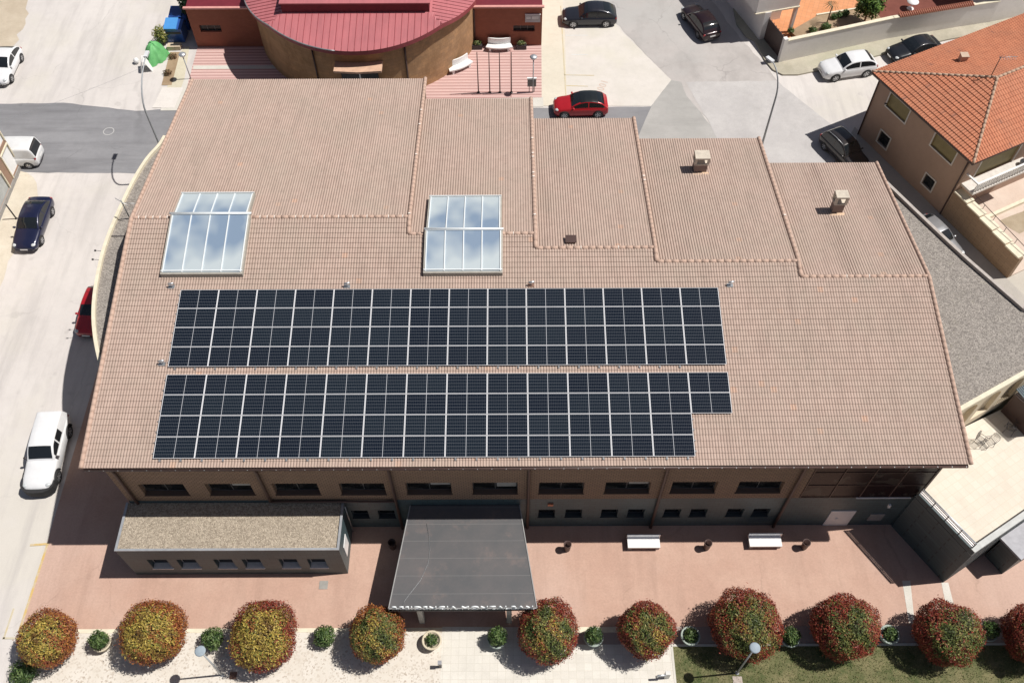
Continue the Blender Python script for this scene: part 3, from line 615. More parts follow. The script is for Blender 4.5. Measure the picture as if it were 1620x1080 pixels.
# chimneys and small roof vent
for cx, cy, yr, wd, hh in ((11.72, 41.9, 33.4, .78, 1.3), (19.4, 38.15, 32.4, .62, 1.45)):
    z0 = zf(yr)-(cy-yr)*SA; C = thing_part('chimney', B, (cx, cy), z0); h2 = wd/2
    MB().box(cx-h2, cx+h2, cy-h2*.8, cy+h2*.8, z0-.2, z0+hh*.55, 0).build('stack', plain('chimney_block', (.22, .16, .14), .8), C)
    k = MB().box(cx-h2-.06, cx+h2+.06, cy-h2*.8-.06, cy+h2*.8+.06, z0+hh*.55, z0+hh*.55+.07)
    for sx in (-1, 1):
        for sy in (-1, 1): k.box(cx+sx*h2-.07, cx+sx*h2+.07, cy+sy*h2*.75-.06, cy+sy*h2*.75+.06, z0+hh*.55+.07, z0+hh-.12)
    k.box(cx-h2-.06, cx+h2+.06, cy-h2*.8-.06, cy+h2*.8+.06, z0+hh-.12, z0+hh); k.build('cap', plain('chimney_concrete', (.55, .49, .41), .8, .2), C)
    MB().box(cx-h2-.12, cx+h2+.12, cy-h2*.8-.25, cy-h2*.8-.02, z0-.05, z0+.12).build('flashing', plain('flashing', (.62, .44, .30), .8), C)
vz = zf(34.3)-.38*SA; V_ = MB().box(3.1, 3.62, 34.65, 35.1, vz-.1, vz+.16, 0).box(3.05, 3.67, 34.6, 35.15, vz+.16, vz+.2, 1); V_.build('roof_hatch', [G['rust'], G['darkbrown']], B)
# roof aerial beyond the left verge
AN = thing('roof_aerial', 'thin metal aerial with forked arms standing on the left gravel roof', 'aerial', (-23.3, 38.7, 8.27))
MB().tube([(0, 0, 0), (0, 0, 1.6)], .035, 6).build('mast', G['metal'], AN, world=False)
MB().tube([(-.4, .2, 1.6), (.05, .0, 1.4), (.4, -.15, 1.3)], .022, 6).tube([(.1, 0, 1.4), (.9, .2, 1.1)], .015, 6).build('arms', G['galv'], AN, world=False)

# terrace block on the right of the front (part of the same building)
ZT = 3.95; c0 = Vector((22.05, 22.0)); c1 = Vector((24.16, 18.62)); ed2 = Vector((.86, .515)).normalized(); c2 = c1+ed2*12
TB = MB(); TB.prism([tuple(c0), tuple(c1), tuple(c2), tuple(AE+Vector((1, 0))), tuple(AW), (22.3, 25.4)], .0, ZT-.05); TB.build('terrace_block', G['slate'], B)
MB().prism([tuple(c0+Vector((.1, .1))), tuple(c1+Vector((.0, .25))), tuple(c2+Vector((-.2, .3))), tuple(AE+Vector((1, -.1))), tuple(AW+Vector((0, .1))), (22.3, 25.3)], ZT-.05, ZT).build('terrace_floor', G['terrace'], B)
nn = Vector((ed2.y, -ed2.x)); MB().prism([tuple(c1), tuple(c2), tuple(c2-nn*.28), tuple(c1-nn*.28)], 0.02, 4.4).build('terrace_parapet', plain('grey_render_parapet', (.36, .38, .39), .8), B)
MB().prism([tuple(c1-ed2*.02+nn*.01), tuple(c2), tuple(c2-nn*.3), tuple(c1-nn*.3-ed2*.02)], 4.4, 4.44).build('terrace_coping', plain('parapet_coping', (.52, .53, .52), .8), B)
rl = MB(); r0 = c0+Vector((-.05, .05)); dl = (c1-r0).normalized(); ll = (c1-r0).length-.25
nr_ = Vector((dl.y, -dl.x)); qa, qb_ = c0+dl*.02, c1-dl*.02
MB().prism([tuple(qa), tuple(qb_), tuple(qb_-nr_*.16), tuple(qa-nr_*.16)], ZT-.02, 4.36).build('terrace_edge_wall', G['slate'], B)
for z in (4.46, 4.63, 4.80): q0 = r0+dl*.1-nr_*.06; q1 = r0+dl*ll-nr_*.06; rl.prism([tuple(q0-nr_*.015), tuple(q1-nr_*.015), tuple(q1+nr_*.015), tuple(q0+nr_*.015)], z, z+.09)
rl.tube([tuple(r0+dl*.1-nr_*.06)+(4.97,), tuple(r0+dl*ll-nr_*.06)+(4.97,)], .04, 6)
for k in range(5): q = r0+dl*(.1+(ll-.1)*k/4)-nr_*.06; rl.tube([tuple(q)+(4.3,), tuple(q)+(5.0,)], .03, 6, 1)
rl.build('railing', [G['galv'], G['dark']], B)
# low flat roofed outbuilding at the far right of the plaza
SH = thing('flat_outbuilding', 'low grey flat roofed outbuilding beside the plaza at the right edge of the photo', 'outbuilding', (28.5, 19.8, 0))
sa, sb = Vector(P(1585, 853, 2.5)[:2]), Vector((27.55, 18.95)); e1 = Vector((.86, .51)); sd = (sb-sa).normalized()
MB().prism([sa+e1*.12-sd*.0, sb+e1*.12-sd*.1, sb+e1*5, sa+e1*5], 0, 2.35).build('wall', G['slate'], SH)
MB().prism([sa-sd*.3, sb, sb+e1*5, sa-sd*.3+e1*5], 2.35, 2.5).build('roof_slab', plain('slab_grey', (.40, .40, .43), .8), SH)
# ================================================================== ANNEX
AX = thing('low_annex', 'low dark stone annex with gravel roof in front of the care home', 'annex', (-15.3, 20.7, 0))
x0, x1, y0, y1, zt = -21.3, -9.33, 19.3, YW-.02, 3.5
wa = MB(); wx = [(-20.04, -18.95), (-18.43, -17.38), (-16.41, -15.38), (-14.86, -13.85), (-12.83, -11.84), (-11.28, -10.3)]
d1, n1 = wall_plane(wa, (x0, y0), (x1, y0), 0, zt-.02, [rect(a-x0, b-x0, .95, 2.2) for a, b in wx], .35)
wall_plane(wa, (x1, y0), (x1, y1), 0, zt-.02, []); wall_plane(wa, (x0, y1), (x0, y0), 0, zt-.02, [])
wa.build('wall', G['slate'], AX)
for a, b in wx: window(AX, Vector((x0, y0)), d1, n1, a-x0, b-x0, .95, 2.2, .30, mull=0, fmat=plain('pale_frame', (.42, .43, .43), .5), sill=plain('sunlit_sill', (.78, .76, .73), .6))  # sill colour set near white to stand in for sun falling on it
MB().box(x0+.06, x1-.06, y0+.08, y1, zt-.3, zt-.07).build('gravel_roof', G['gravel2'], AX)
rm = MB(); zc = zt
rm.box(x0-.03, x1+.03, y0-.03, y0+.10, zc-.02, zc+.03).box(x0-.03, x0+.10, y0+.10, y1, zc-.02, zc+.03).box(x1-.10, x1+.03, y0+.10, y1, zc-.02, zc+.03)
rm.box(x0+.05, x1-.05, y0+.04, y0+.08, zc-.3, zc-.02).build('parapet_cap', plain('zinc_cap', (.40, .42, .45), .45, Metallic=.4), AX)
MB().box(x1, x1+.03, 19.95, 20.75, .9, 2.2).build('notice_board', G['white'], AX)
MB().tube([(x1+.06, y1-.25, .02), (x1+.06, y1-.25, zt-.1)], .045, 8).build('downpipe', G['metal'], AX)
# ================================================================== ENTRANCE CANOPY
CN = thing('entrance_canopy', 'grey felt entrance canopy widening towards white lettering on its front edge', 'canopy', (-2.6, 19, 0))
cp = [(-5.72, YW-.03), (.40, YW-.03), (1.27, 16.22), (-6.52, 16.22)]
MB().prism(cp, 2.72, 2.99).build('roof_slab', G['felt'], CN)
ce = MB()
for a, b in ((cp[1], cp[2]), (cp[2], cp[3]), (cp[3], cp[0])):
    a, b = Vector(a), Vector(b); dd = (b-a).normalized(); nn = Vector((dd.y, -dd.x)); ce.prism([tuple(a), tuple(b), tuple(b+nn*.05), tuple(a+nn*.05)], 2.68, 3.03)
ce.build('fascia', plain('fascia_metal', (.30, .30, .30), .6), CN)
for x in (-4.98, -.22): MB().box(x-.14, x+.14, 16.42, 16.72, .01, 2.72).build('column', plain('column_grey', (.40, .39, .36), .7), CN)
t = text_mesh('RESIDENCIA MONTALBAN', .60, .03, 'lettering', G['alu'], CN); t.location = Vector((-2.62, 16.20, 3.05))-wloc(CN); t.rotation_euler = (rad(90), 0, 0)
wdt = max(v.co.x for v in t.data.vertices)-min(v.co.x for v in t.data.vertices); t.scale = (7.3/wdt, 1, 1)
MB().box(-6.3, 1.1, 16.17, 16.21, 3.03, 3.06).build('letter_rail', G['metal'], CN)
cb = MB(); cpts = [P(x, y, 3.0) for x, y in [(675, 828), (679, 850), (680, 870), (677, 892), (665, 918), (650, 937), (640, 950), (637, 958)]]
tag(cb.tube([(p.x, p.y, 3.02) for p in cpts], .008, 5).build('loose_cable', G['metal'], CN, ))
# ================================================================== SOLAR PANELS : 110 single modules
panel0 = None
PW, PH = 2.094, 1.134
def place_panel(x, y, label):
    global panel0
    if panel0 is None:
        o = thing('solar_panel', 'x', 'solar panel'); f = MB(); a, b, t_, h = PW/2, PH/2, .013, .035
        f.box(-a, a, -b, -b+t_, 0, h).box(-a, a, b-t_, b, 0, h).box(-a, -a+t_*1.8, -b+t_, b-t_, 0, h).box(a-t_*1.8, a, -b+t_, b-t_, 0, h)
        f.build('frame', G['pvframe'], o, world=False); MB().box(-a+t_*1.8, a-t_*1.8, -b+t_, b-t_, .004, h-.004).build('cell_sheet', G['cells'], o, world=False); panel0 = o
    else: o = copy_tree(panel0)
    o.location = (x, y, zf(y)+.155); o.rotation_euler = (rad(9.1), 0, 0); tag(o, label, 'solar panel', 'solar panels on the roof')
ordn = ['first', 'second', 'third', 'fourth', 'fifth', 'sixth', 'seventh', 'eighth', 'ninth', 'tenth', 'eleventh', 'twelfth', 'thirteenth', 'fourteenth']
rown = ['top', 'second', 'third', 'bottom']
for c_ in range(14):
    for r_ in range(4):
        s_ = (r_+.5)*1.157
        place_panel(-18.215+(c_+.5)*2.112, 31.64-s_*CA, f'black solar panel, {rown[r_]} row of the upper array, {ordn[c_]} from the left')
        if c_ < 13 or r_ < 2: place_panel(-18.20+(c_+.5)*2.112, 26.63-s_*CA, f'black solar panel, {rown[r_]} row of the lower array, {ordn[c_]} from the left')
rail = MB()
for ya, xb in ((31.64, 11.35), (26.63, 9.3)):
    for r_ in range(4):
        for q in (.28, .86):
            y = ya-(r_*1.157+q)*CA; rail.box(-18.3, xb+.05, y-.02, y+.02, zf(y)+.05, zf(y)+.14)
rail.build('panel_mounting_rails', G['metal'], B)
for k in range(26):
    for y in (27.03, 22.03): MB().box(-17.9+k*1.07, -17.82+k*1.07, y-.10, y+.02, zf(y)+.03, zf(y)+.13).build('roof_hook', G['metal'], B)
for i, (x, y, lb) in enumerate([(-18.8, 31.9, 'small roof anchor left of the upper solar array top corner'), (-9.1, 31.88, 'small roof anchor above the fifth column of solar panels'), (1.06, 31.9, 'small roof anchor with rusty foot above the middle of the solar panels'), (12.05, 31.85, 'small roof anchor beyond the right end of the upper solar array'), (-18.6, 27.3, 'small roof anchor at the lower left corner of the upper solar array')]):
    A_ = thing('roof_anchor', lb, 'roof anchor', (x, y, zf(y)+.03), 0, 'roof anchors around the solar panels')
    MB().box(-.17, .17, -.12, .12, 0, .05).build('base', G['rust'] if i == 2 else G['metal'], A_, world=False)
    MB().tube([(0, 0, .05), (0, 0, .28)], .03, 6).tube([(-.12, 0, .28), (.18, .02, .34)], .055, 8).build('post', G['galv'], A_, world=False)
# ================================================================== MUSEUM (round stone hall) behind
M_ = thing('round_hall', 'low red brick hall with round stone drum and pinkish red metal roof', 'building', (-12, 66, 0))
CX, CY, RW, RR = -12.0, 68.35, 9.35, 9.82
def arc(R, a0, a1, n): return [(CX+R*math.cos(a), CY+R*math.sin(a)) for a in np.linspace(a0, a1, n)]
aw = arc(RW, rad(196), rad(344), 40); dm = MB()
for i in range(len(aw)-1):
    a, b = aw[i], aw[i+1]; dm.add([(a[0], a[1], 0), (b[0], b[1], 0), (b[0], b[1], 5.0), (a[0], a[1], 5.0)], [(0, 1, 2, 3)])
dm.build('drum_wall', G['drum'], M_)
zc_ = lambda x, y: 5+(y-58.53)*.18
zl_ = lambda x, y: 5+(x+20.9)*.22
zr_ = lambda x, y: 5+(-3.1-x)*.22
zz_ = lambda x, y: min(zc_(x, y), zl_(x, y), zr_(x, y))
rf = MB(); ys = lambda x: CY-math.sqrt(max(RR*RR-(x-CX)**2, 0))
xs_ = np.linspace(-21.5, -2.5, 96)
for i in range(95):
    a, b = xs_[i], xs_[i+1]; ya = [ys(a)+(68-ys(a))*k/12 for k in range(13)]; yb = [ys(b)+(68-ys(b))*k/12 for k in range(13)]
    for k in range(12):
        q = [(a, ya[k]), (b, yb[k]), (b, yb[k+1]), (a, ya[k+1])]; rf.add([(x, y, zz_(x, y)) for x, y in q], [(0, 1, 2, 3)])
rf.build('drum_roof', G['redmetal'], M_)
sm_ = MB()
for k in range(36):
    x = -20.9+k*.5; y0 = ys(x)+.02; pts = [(x, y, zz_(x, y)+.02) for y in np.linspace(y0, 62.3, 8) if zc_(x, y) <= zl_(x, y)+.02 and zc_(x, y) <= zr_(x, y)+.02]
    if len(pts) > 1: sm_.tube(pts, .022, 4)
for k in range(18):
    y = 60.4+k*.42; dx = math.sqrt(max(RR*RR-(y-CY)**2, 0))
    for sgn, zf_ in ((-1, zl_), (1, zr_)):
        pts = [(CX+sgn*dd, y, zz_(CX+sgn*dd, y)+.02) for dd in np.linspace(dx-.02, 5.9, 8) if zf_(CX+sgn*dd, y) <= zc_(CX+sgn*dd, y)+.02]
        if len(pts) > 1: sm_.tube(pts, .022, 4)
sm_.build('standing_seams', plain('seam_red', (.30, .06, .075), .5), M_)
fa = MB(); ar = arc(RR+.03, rad(200), rad(340), 60)
for i in range(59):
    a, b = ar[i], ar[i+1]; za, zb2 = zz_(*a), zz_(*b); fa.add([(a[0], a[1], za-.32), (b[0], b[1], zb2-.32), (b[0], b[1], zb2+.05), (a[0], a[1], za+.05)], [(0, 1, 2, 3)])
    a2, b2 = [((p[0]-CX)*.955+CX, (p[1]-CY)*.955+CY) for p in (a, b)]; fa.add([(a2[0], a2[1], za-.3), (b2[0], b2[1], zb2-.3), (b[0], b[1], zb2-.32), (a[0], a[1], za-.32)], [(0, 1, 2, 3)])
fa.build('eave_fascia', plain('eave_red', (.26, .045, .055), .5), M_)
MB().tube([(p[0], p[1], zz_(*p)+.04) for p in arc(RR+.05, rad(200), rad(262), 30)], .05, 6).build('eave_gutter', G['metal'], M_)
MB().box(-17.75, -6.3, 62.4, 76, 4.0, 6.45).build('clerestory', G['maroon'], M_)
MB().box(-17.85, -6.2, 62.3, 76, 6.45, 6.55).build('clerestory_roof', G['redmetal'], M_)
for a, b in ((-26.5, -20.6), (-3.4, 2.6)):
    wg = MB(); left = a < -10; hs = [rect(.68, 2.45, 1.5, 2.15)] if left else [rect(3.62, 5.4, 1.4, 2.0)]
    wd_, wn_ = wall_plane(wg, (a, 65.6), (b, 65.6), 0, 3.75, hs, .25); wg.box(a, a+.2, 65.62, 79, 0, 3.75).box(b-.2, b, 65.62, 79, 0, 3.75); wg.build('wing_wall', G['redbrick'], M_)
    h_ = hs[0]; window(M_, Vector((a, 65.6)), wd_, wn_, h_[0][0], h_[1][0], h_[0][1], h_[2][1], .2, mull=2)
    MB().box(a-.15, b+.15, 65.48, 65.72, 3.75, 3.88).build('wing_coping', G['coping'], M_)
    MB().prism([(a, 65.74), (b, 65.74), (b, 79), (a, 79)], 3.6, [3.75, 3.75, 4.6, 4.6]).build('wing_roof', G['maroon'], M_)
MB().prism([(-13.65, 58.0), (-11.8, 57.85), (-9.95, 58.0), (-9.95, 59.2), (-13.65, 59.2)], 3.42, 3.6).build('door_canopy', plain('tan_slab', (.58, .38, .27), .7), M_)
MB().box(-13.3, -10.4, 58.93, 59.0, .05, 2.7, 0).box(-11.9, -11.8, 58.9, 58.93, .05, 2.7, 1).build('entrance_door', [G['pane'], G['alu']], M_)
for px in (-15.35, -8.2): y = CY-math.sqrt(RW*RW-(px-CX)**2)-.08; MB().tube([(px, y, .05), (px, y, 4.6)], .07, 6).build('downpipe', G['darkbrown'], M_)
MB().tube([(-3.0, 65.52, .05), (-3.0, 65.52, 3.6)], .06, 6).build('downpipe', G['darkbrown'], M_)
sg = MB().box(1.2, 2.45, 65.5, 65.58, 2.38, 3.1, 0)
for k in range(6): sg.box(1.78+k*.09, 1.82+k*.09, 65.492, 65.5, 2.68, 2.95, 1)
sg.box(1.3, 1.65, 65.492, 65.5, 2.74, 2.80, 1).box(1.3, 1.65, 65.492, 65.5, 2.86, 2.90, 1); sg.box(1.18, 2.47, 65.49, 65.6, 3.1, 3.13, 1)
sg.build('wall_sign', [plain('grey_sign', (.36, .36, .38), .5), G['white']], M_)
# flagpoles
for i, (px, w_) in enumerate(((757, 'leftmost'), (775, 'second from the left'), (791, 'third from the left'), (809, 'rightmost'))):
    q = P(px, 147); F_ = thing('flagpole', f'bare thin flagpole on the red forecourt, {w_} of the four', 'flagpole', (q.x, q.y, 0), 0, 'bare flagpoles in a row')
    MB().tube([(0, 0, 0), (0, 0, 4.0)], [.05, .032], 8).build('pole', G['darkbrown'], F_, world=False); MB().lathe([(.13, 0), (.13, .06), (.06, .08)], 10).build('base', G['dark'], F_, world=False)
def curved_bench(name, label, c, rz, L_=1.95):
    o = thing(name, label, 'bench', (c[0], c[1], 0), rz, 'white marble benches by the round hall'); n = 12
    def arcm(r0, r1, z0, z1, sp=.35):
        mb = MB(); Rb = L_/sp/2*1.0; 
        for k in range(n):
            a0 = -sp+2*sp*k/n; a1 = -sp+2*sp*(k+1)/n; f = lambda r, a: ((Rb+r)*math.sin(a), Rb-(Rb+r)*math.cos(a))
            mb.prism([f(r0, a0), f(r0, a1), f(r1, a1), f(r1, a0)], z0, z1)
        return mb
    arcm(-.02, .52, .36, .48).build('seat', G['white'], o, world=False); arcm(-.12, -.02, .05, 1.02).build('backrest', G['white'], o, world=False)
    for s_ in (-1, 1): MB().box(s_*.78-.09, s_*.78+.09, -.38, .12, 0, .36).build('leg', G['white'], o, world=False)
    return o
q = P(790, 81); curved_bench('stone_bench', 'white stone bench against the red brick wall between two planters', (q.x, q.y+.25), 0)
q = P(729, 112); curved_bench('stone_bench', 'white curved stone bench turned against the round stone wall', (q.x-.1, q.y+.25), rad(33))
def leaf_cloud(name, c, R, N, size, cols, parent=None, seed=0, squash=(1, 1, 1), lump=.18, hollow=.72, core=None, weights=None, red=None, world=True, flat=False):
    """many small leaf faces through a crown's volume, colour varies per leaf"""
    r = np.random.default_rng(seed); v = r.normal(size=(N, 3)); v /= np.linalg.norm(v, axis=1)[:, None]
    ph = r.uniform(0, 6.28, (6,)); L1 = np.sin(v[:, 0]*4+ph[0])*np.sin(v[:, 1]*4.5+ph[1])+.6*np.sin(v[:, 2]*7+v[:, 0]*6+ph[2])+.4*np.sin(v[:, 1]*11+ph[3])*np.sin(v[:, 0]*12+ph[4])
    rr = (hollow+(1-hollow)*r.random(N)**.6)*(1+lump*L1*.5)*(1+.045*np.abs(r.normal(size=N))*(r.random(N) < .25)); pos = v*rr[:, None]*R*np.array(squash)
    nrm = v+r.normal(size=(N, 3))*.55; nrm[:, 2] += .25; nrm /= np.linalg.norm(nrm, axis=1)[:, None]
    a = np.cross(nrm, r.normal(size=(N, 3))); a /= np.linalg.norm(a, axis=1)[:, None]; b = np.cross(nrm, a)
    sz = size*(.6+.8*r.random(N)); l = a*sz[:, None]*.5; w_ = b*sz[:, None]*.22
    V = np.stack([pos-l, pos+w_*1.0, pos+l, pos-w_*1.0], 1).reshape(-1, 3)+np.array(c); Q = np.arange(4*N).reshape(N, 4)
    cols = np.array(cols); n0 = np.sin(v[:, 0]*5+ph[5]+v[:, 1]*2)*np.sin(v[:, 1]*6+ph[0])+.7*np.sin(v[:, 2]*8+v[:, 0]*9+ph[1])+.5*np.sin(v[:, 0]*17+ph[2])*np.sin(v[:, 1]*15+v[:, 2]*12+ph[3]); n1 = n0+.45*r.normal(size=N)
    q_ = np.clip((n1+1.6)/3.2, 0, .999)*(len(cols)); i0 = q_.astype(int); C_ = cols[np.minimum(i0, len(cols)-1)]
    if red is not None:
        rc_, p_ = red; side = (.80-(v[:, 2]*.9-v[:, 1]*.42))*2.0+(p_-.5)*1.2+.42*n0; mk = (side+.35*r.normal(size=N)) > .45; rcs = np.array(rc_); C_ = C_.copy(); C_[mk] = rcs[r.integers(0, len(rcs), N)][mk]
    C_ = C_*(.78+.44*r.random((N, 1))); C4 = np.concatenate([C_, np.ones((N, 1))], 1); o = npmesh(name, V, Q, G['leaf'], parent if world else None, col=np.repeat(C4, 4, 0))
    if not world: o.parent = parent
    return o
# potted plants beside the brick wall
for px, lb in ((755, 'dark square planter left of the white bench at the brick wall'), (825, 'dark square planter right of the white bench at the brick wall')):
    q = P(px, 79); o = thing('square_planter', lb, 'planter', (q.x, q.y+.15, 0), 0, 'dark planters by the bench')
    MB().prism([(-.42, -.2), (.42, -.2), (.42, .2), (-.42, .2)], 0, .45).build('box', G['dark'], o, world=False)
    leaf_cloud('plant', (0, 0, .58), .32, 260, .14, [(.05, .09, .03), (.12, .16, .05), (.25, .26, .12)], o, 5+px, (1.1, .6, .6), world=False)
# small lamps by the forecourt
def twin_lamp(px, py, h, label):
    q = P(px, py); o = thing('forecourt_lamp', label, 'lamp', (q.x, q.y, 0)); MB().tube([(0, 0, 0), (0, 0, h-.5)], .045, 8).tube([(0, 0, h-.52), (-.22, 0, h-.2)], .025, 6).tube([(0, 0, h-.52), (.22, 0, h-.2)], .025, 6).build('pole', G['pole'], o, world=False)
    MB().lathe([(.08, -.02), (.26, .0), (.30, .08), (.22, .16), (.0, .2)], 14, (0, 0, h-.22)).build('lamp_head', G['galv'], o, world=False); return o
twin_lamp(843, 147, 3.7, 'slim lamp post with forked head at the corner of the red forecourt'); twin_lamp(302, 125, 2.6, 'short lamp post on the pale walk left of the red forecourt')
q = P(842, 144); o = thing('information_sign', 'small dark framed notice board on a post below the forecourt lamp', 'sign', (q.x-.05, q.y-.15, 0))
MB().tube([(-.2, 0, 0), (-.2, 0, .7)], .03, 6).tube([(.2, 0, 0), (.2, 0, .7)], .03, 6).build('post', G['dark'], o, world=False); MB().prism([(-.35, -.05), (.35, -.05), (.35, .05), (-.35, .05)], .6, 1.35).build('board', plain('board_grey', (.16, .15, .15), .5), o, world=False); MB().box(-.38, .38, -.08, .08, 1.35, 1.45).build('top_strip', G['white'], o, world=False)
# recycling bins
BL = paint('blue_plastic', (.02, .075, .30), 0, .4); BLL = paint('light_blue_plastic', (.08, .30, .68), 0, .4)
def recycling(x, y, label, light):
    o = thing('recycling_container', label, 'recycling bin', (x, y, 0), 0, 'blue recycling containers'); 
    MB().prism([(-.7, -.62), (.7, -.62), (.75, .62), (-.75, .62)], .1, [1.35, 1.35, 1.5, 1.5]).build('body', BL, o, world=False)
    MB().prism([(-.76, -.66), (.3, -.66), (.3, .66), (-.76, .66)], [1.38]*4, [1.45, 1.45, 1.6, 1.6]).build('lid', light, o, world=False)
    MB().box(-.6, .6, -.64, -.62, .9, 1.1).build('slot', G['dark'], o, world=False)
    for sx in (-.6, .6):
        for sy in (-.5, .5): MB().tube([(sx-.03, sy, .09), (sx+.03, sy, .09)], .09, 10).build('wheel', G['rubber'], o, world=False)
recycling(-28.35, 66.75, 'dark blue recycling container with light blue lid, nearer of the two', BLL); recycling(-28.25, 68.35, 'dark blue recycling container behind the nearer one', BL)
# green tarpaulin heap, A-frame board, plank, planting strip shrubs
GT = patchy('green_tarpaulin', (.12, .42, .14), (.18, .52, .20), s1=1.5, s2=4, rough=.6)
def tarp():
    r = np.random.default_rng(3); n, mth = 34, 22; V = []
    for j in range(mth+1):
        t_ = j/mth
        for i in range(n):
            a = 2*math.pi*i/n; R = (1-t_)*(1+.10*math.sin(3*a+1)+.07*math.sin(7*a+4*t_)+.05*math.sin(13*a)); h = 1.35*(1-(1-t_)**2.2)+.12*math.sin(5*a+3)*t_*(1-t_)*3
            V.append((R*.95*math.cos(a)+.12*math.sin(a)*0, R*1.25*math.sin(a), max(.01, h+.05*math.sin(9*a+6*t_)*(1-t_))))
    Q = [(j*n+i, j*n+(i+1) % n, (j+1)*n+(i+1) % n, (j+1)*n+i) for j in range(mth) for i in range(n)]; return V, Q
q = P(247, 92); V, Q = tarp(); o = npmesh('tarpaulin_heap', [(q.x+x, q.y+.2+y, z) for x, y, z in V], Q, GT, smooth=True); tag(o, 'bright green tarpaulin draped over a heap beside the street', 'tarpaulin')
q = P(231, 112); o = thing('a_frame_board', 'white folding A-frame board next to the green tarpaulin', 'board', (q.x, q.y+.2, 0), rad(15)); 
for s_ in (-1, 1): MB().add([(s_*.42, -.45, 0), (s_*.42, .45, 0), (s_*.03, .45, 1.05), (s_*.03, -.45, 1.05), (s_*.47, -.45, 0), (s_*.47, .45, 0), (s_*.08, .45, 1.05), (s_*.08, -.45, 1.05)], [(0, 1, 2, 3), (7, 6, 5, 4), (0, 3, 7, 4), (1, 5, 6, 2), (3, 2, 6, 7), (0, 4, 5, 1)]).build('leaf_panel', G['white'], o, world=False)
q = P(216, 100); o = MB().blob((q.x+.05, q.y, .25), .24, .24, .25, 0, 8, 12, .08).build('white_sack', G['white']); tag(o, 'bulky white sack standing left of the A-frame board', 'sack')
q = P(276, 80); o = MB().prism([(q.x-.55, q.y-.05), (q.x+.55, q.y), (q.x+.55, q.y+.55), (q.x-.55, q.y+.5)], .01, .38).build('stone_block', plain('tan_block', (.55, .45, .34), .9)); tag(o, 'tan stone block at the head of the planting strip', 'stone block')
for px, py, lb in ((274, 92, 'dry brown shrub in the planting strip near the stone block'), (266, 118, 'dry brown shrub in the middle of the planting strip')):
    q = P(px, py); o = thing('dry_shrub', lb, 'shrub', (q.x, q.y, 0), 0, 'dry shrubs in the planting strip'); leaf_cloud('foliage', (0, 0, .2), .33, 260, .14, [(.16, .09, .05), (.22, .14, .08), (.12, .10, .05)], o, px, (1.2, 1, .6), hollow=.2, world=False); MB().tube([(0, 0, 0), (0, 0, .25)], .02, 5).build('stem', G['bark'], o, world=False)
q = P(262, 72); o = thing('straggly_bush', 'straggly yellow green bush leaning between the tarpaulin and the blue bins', 'bush', (q.x, q.y, 0)); st = MB(); r = random.Random(4)
for k in range(14): a = r.uniform(0, 6.28); rr_ = r.uniform(.2, .7); st.tube([(0, 0, 0), (rr_*.4*math.cos(a)-.1, rr_*.4*math.sin(a)+.1, .7), (rr_*math.cos(a)-.35, rr_*math.sin(a)+.3, 1.5)], [.03, .02, .008], 4)
st.build('stem', G['bark'], o, world=False); leaf_cloud('foliage', (-.25, .25, .9), .85, 900, .2, [(.10, .13, .03), (.20, .22, .06), (.30, .28, .08)], o, 9, (.8, .8, 1.0), hollow=.1, world=False)
def conifer(x, y, h, r_, label):
    o = thing('cypress', label, 'cypress', (x, y, 0)); MB().tube([(0, 0, 0), (0, 0, h*.9)], [.12, .03], 8).build('trunk', G['bark'], o, world=False)
    leaf_cloud('crown', (0, 0, h*.53), 1.0, 3200, .22, [(.012, .035, .015), (.025, .06, .025), (.045, .09, .035)], o, 21, (r_, r_, h*.5), hollow=.4, world=False); return o
conifer(-27.3, 68.6, 4.3, .75, 'dark green cypress behind the blue bins beside the brick hall')
# ================================================================== ORANGE ROOFED HOUSE
HA = Vector((27.07, 54.76)); hu = Vector((.4497, -.8932)); hv = Vector((.8932, .4497)); HL = 9.56
HS = thing('tiled_house', 'salmon two-storey house with orange tiled hip roof at the right edge', 'house', (31, 52, 0))
def PV(px, py, A, d):
    dd = _F*FPX+CR*(px-810)-CU*(py-540); n = Vector((d.y, -d.x)); t = (A.x*n.x+A.y*n.y)/(dd.x*n.x+dd.y*n.y); X = Vector((dd.x*t, dd.y*t)); return ((X-A).dot(d), CAMH+dd.z*t)
HB = HA+hu*HL; HC = HB+hv*17; HD = HA+hv*17; hw = MB(); wins = []
for qd, ty in (([(1408.7, 147.8), (1442.4, 172.4), (1430.8, 193.2), (1402.2, 168.5)], 1), ([(1394.5, 206.1), (1408.7, 219.1), (1402.2, 236), (1387.2, 223)], 0), ([(1481.3, 210), (1515, 241), (1504.6, 259.3), (1472.2, 229.5)], 1), ([(1466.5, 274.2), (1480, 288), (1471.9, 303), (1457.9, 288)], 0)):
    pp = [PV(x, y, HA, hu) for x, y in qd]; s0 = (pp[0][0]+pp[3][0])/2; s1 = (pp[1][0]+pp[2][0])/2; z1 = (pp[0][1]+pp[1][1])/2; z0 = (pp[2][1]+pp[3][1])/2; wins.append((s0, s1, z0, z1, ty))
hd, hn = wall_plane(hw, HA, HB, 0, 5.75, [rect(a, b, c, e) for a, b, c, e, t_ in wins], .12)
bwin = (1.3, 4.9, 3.15, 5.1); hd2, hn2 = wall_plane(hw, HB, HC, 0, 5.75, [rect(*bwin), rect(6.6, 8.2, 3.4, 5.0)], .15)
wall_plane(hw, HC, HD, 0, 5.75, [], .1); wall_plane(hw, HD, HA, 0, 5.75, [], .1); hw.build('wall', G['salmon'], HS)
SR = plain('pale_surround', (.62, .58, .54), .7)
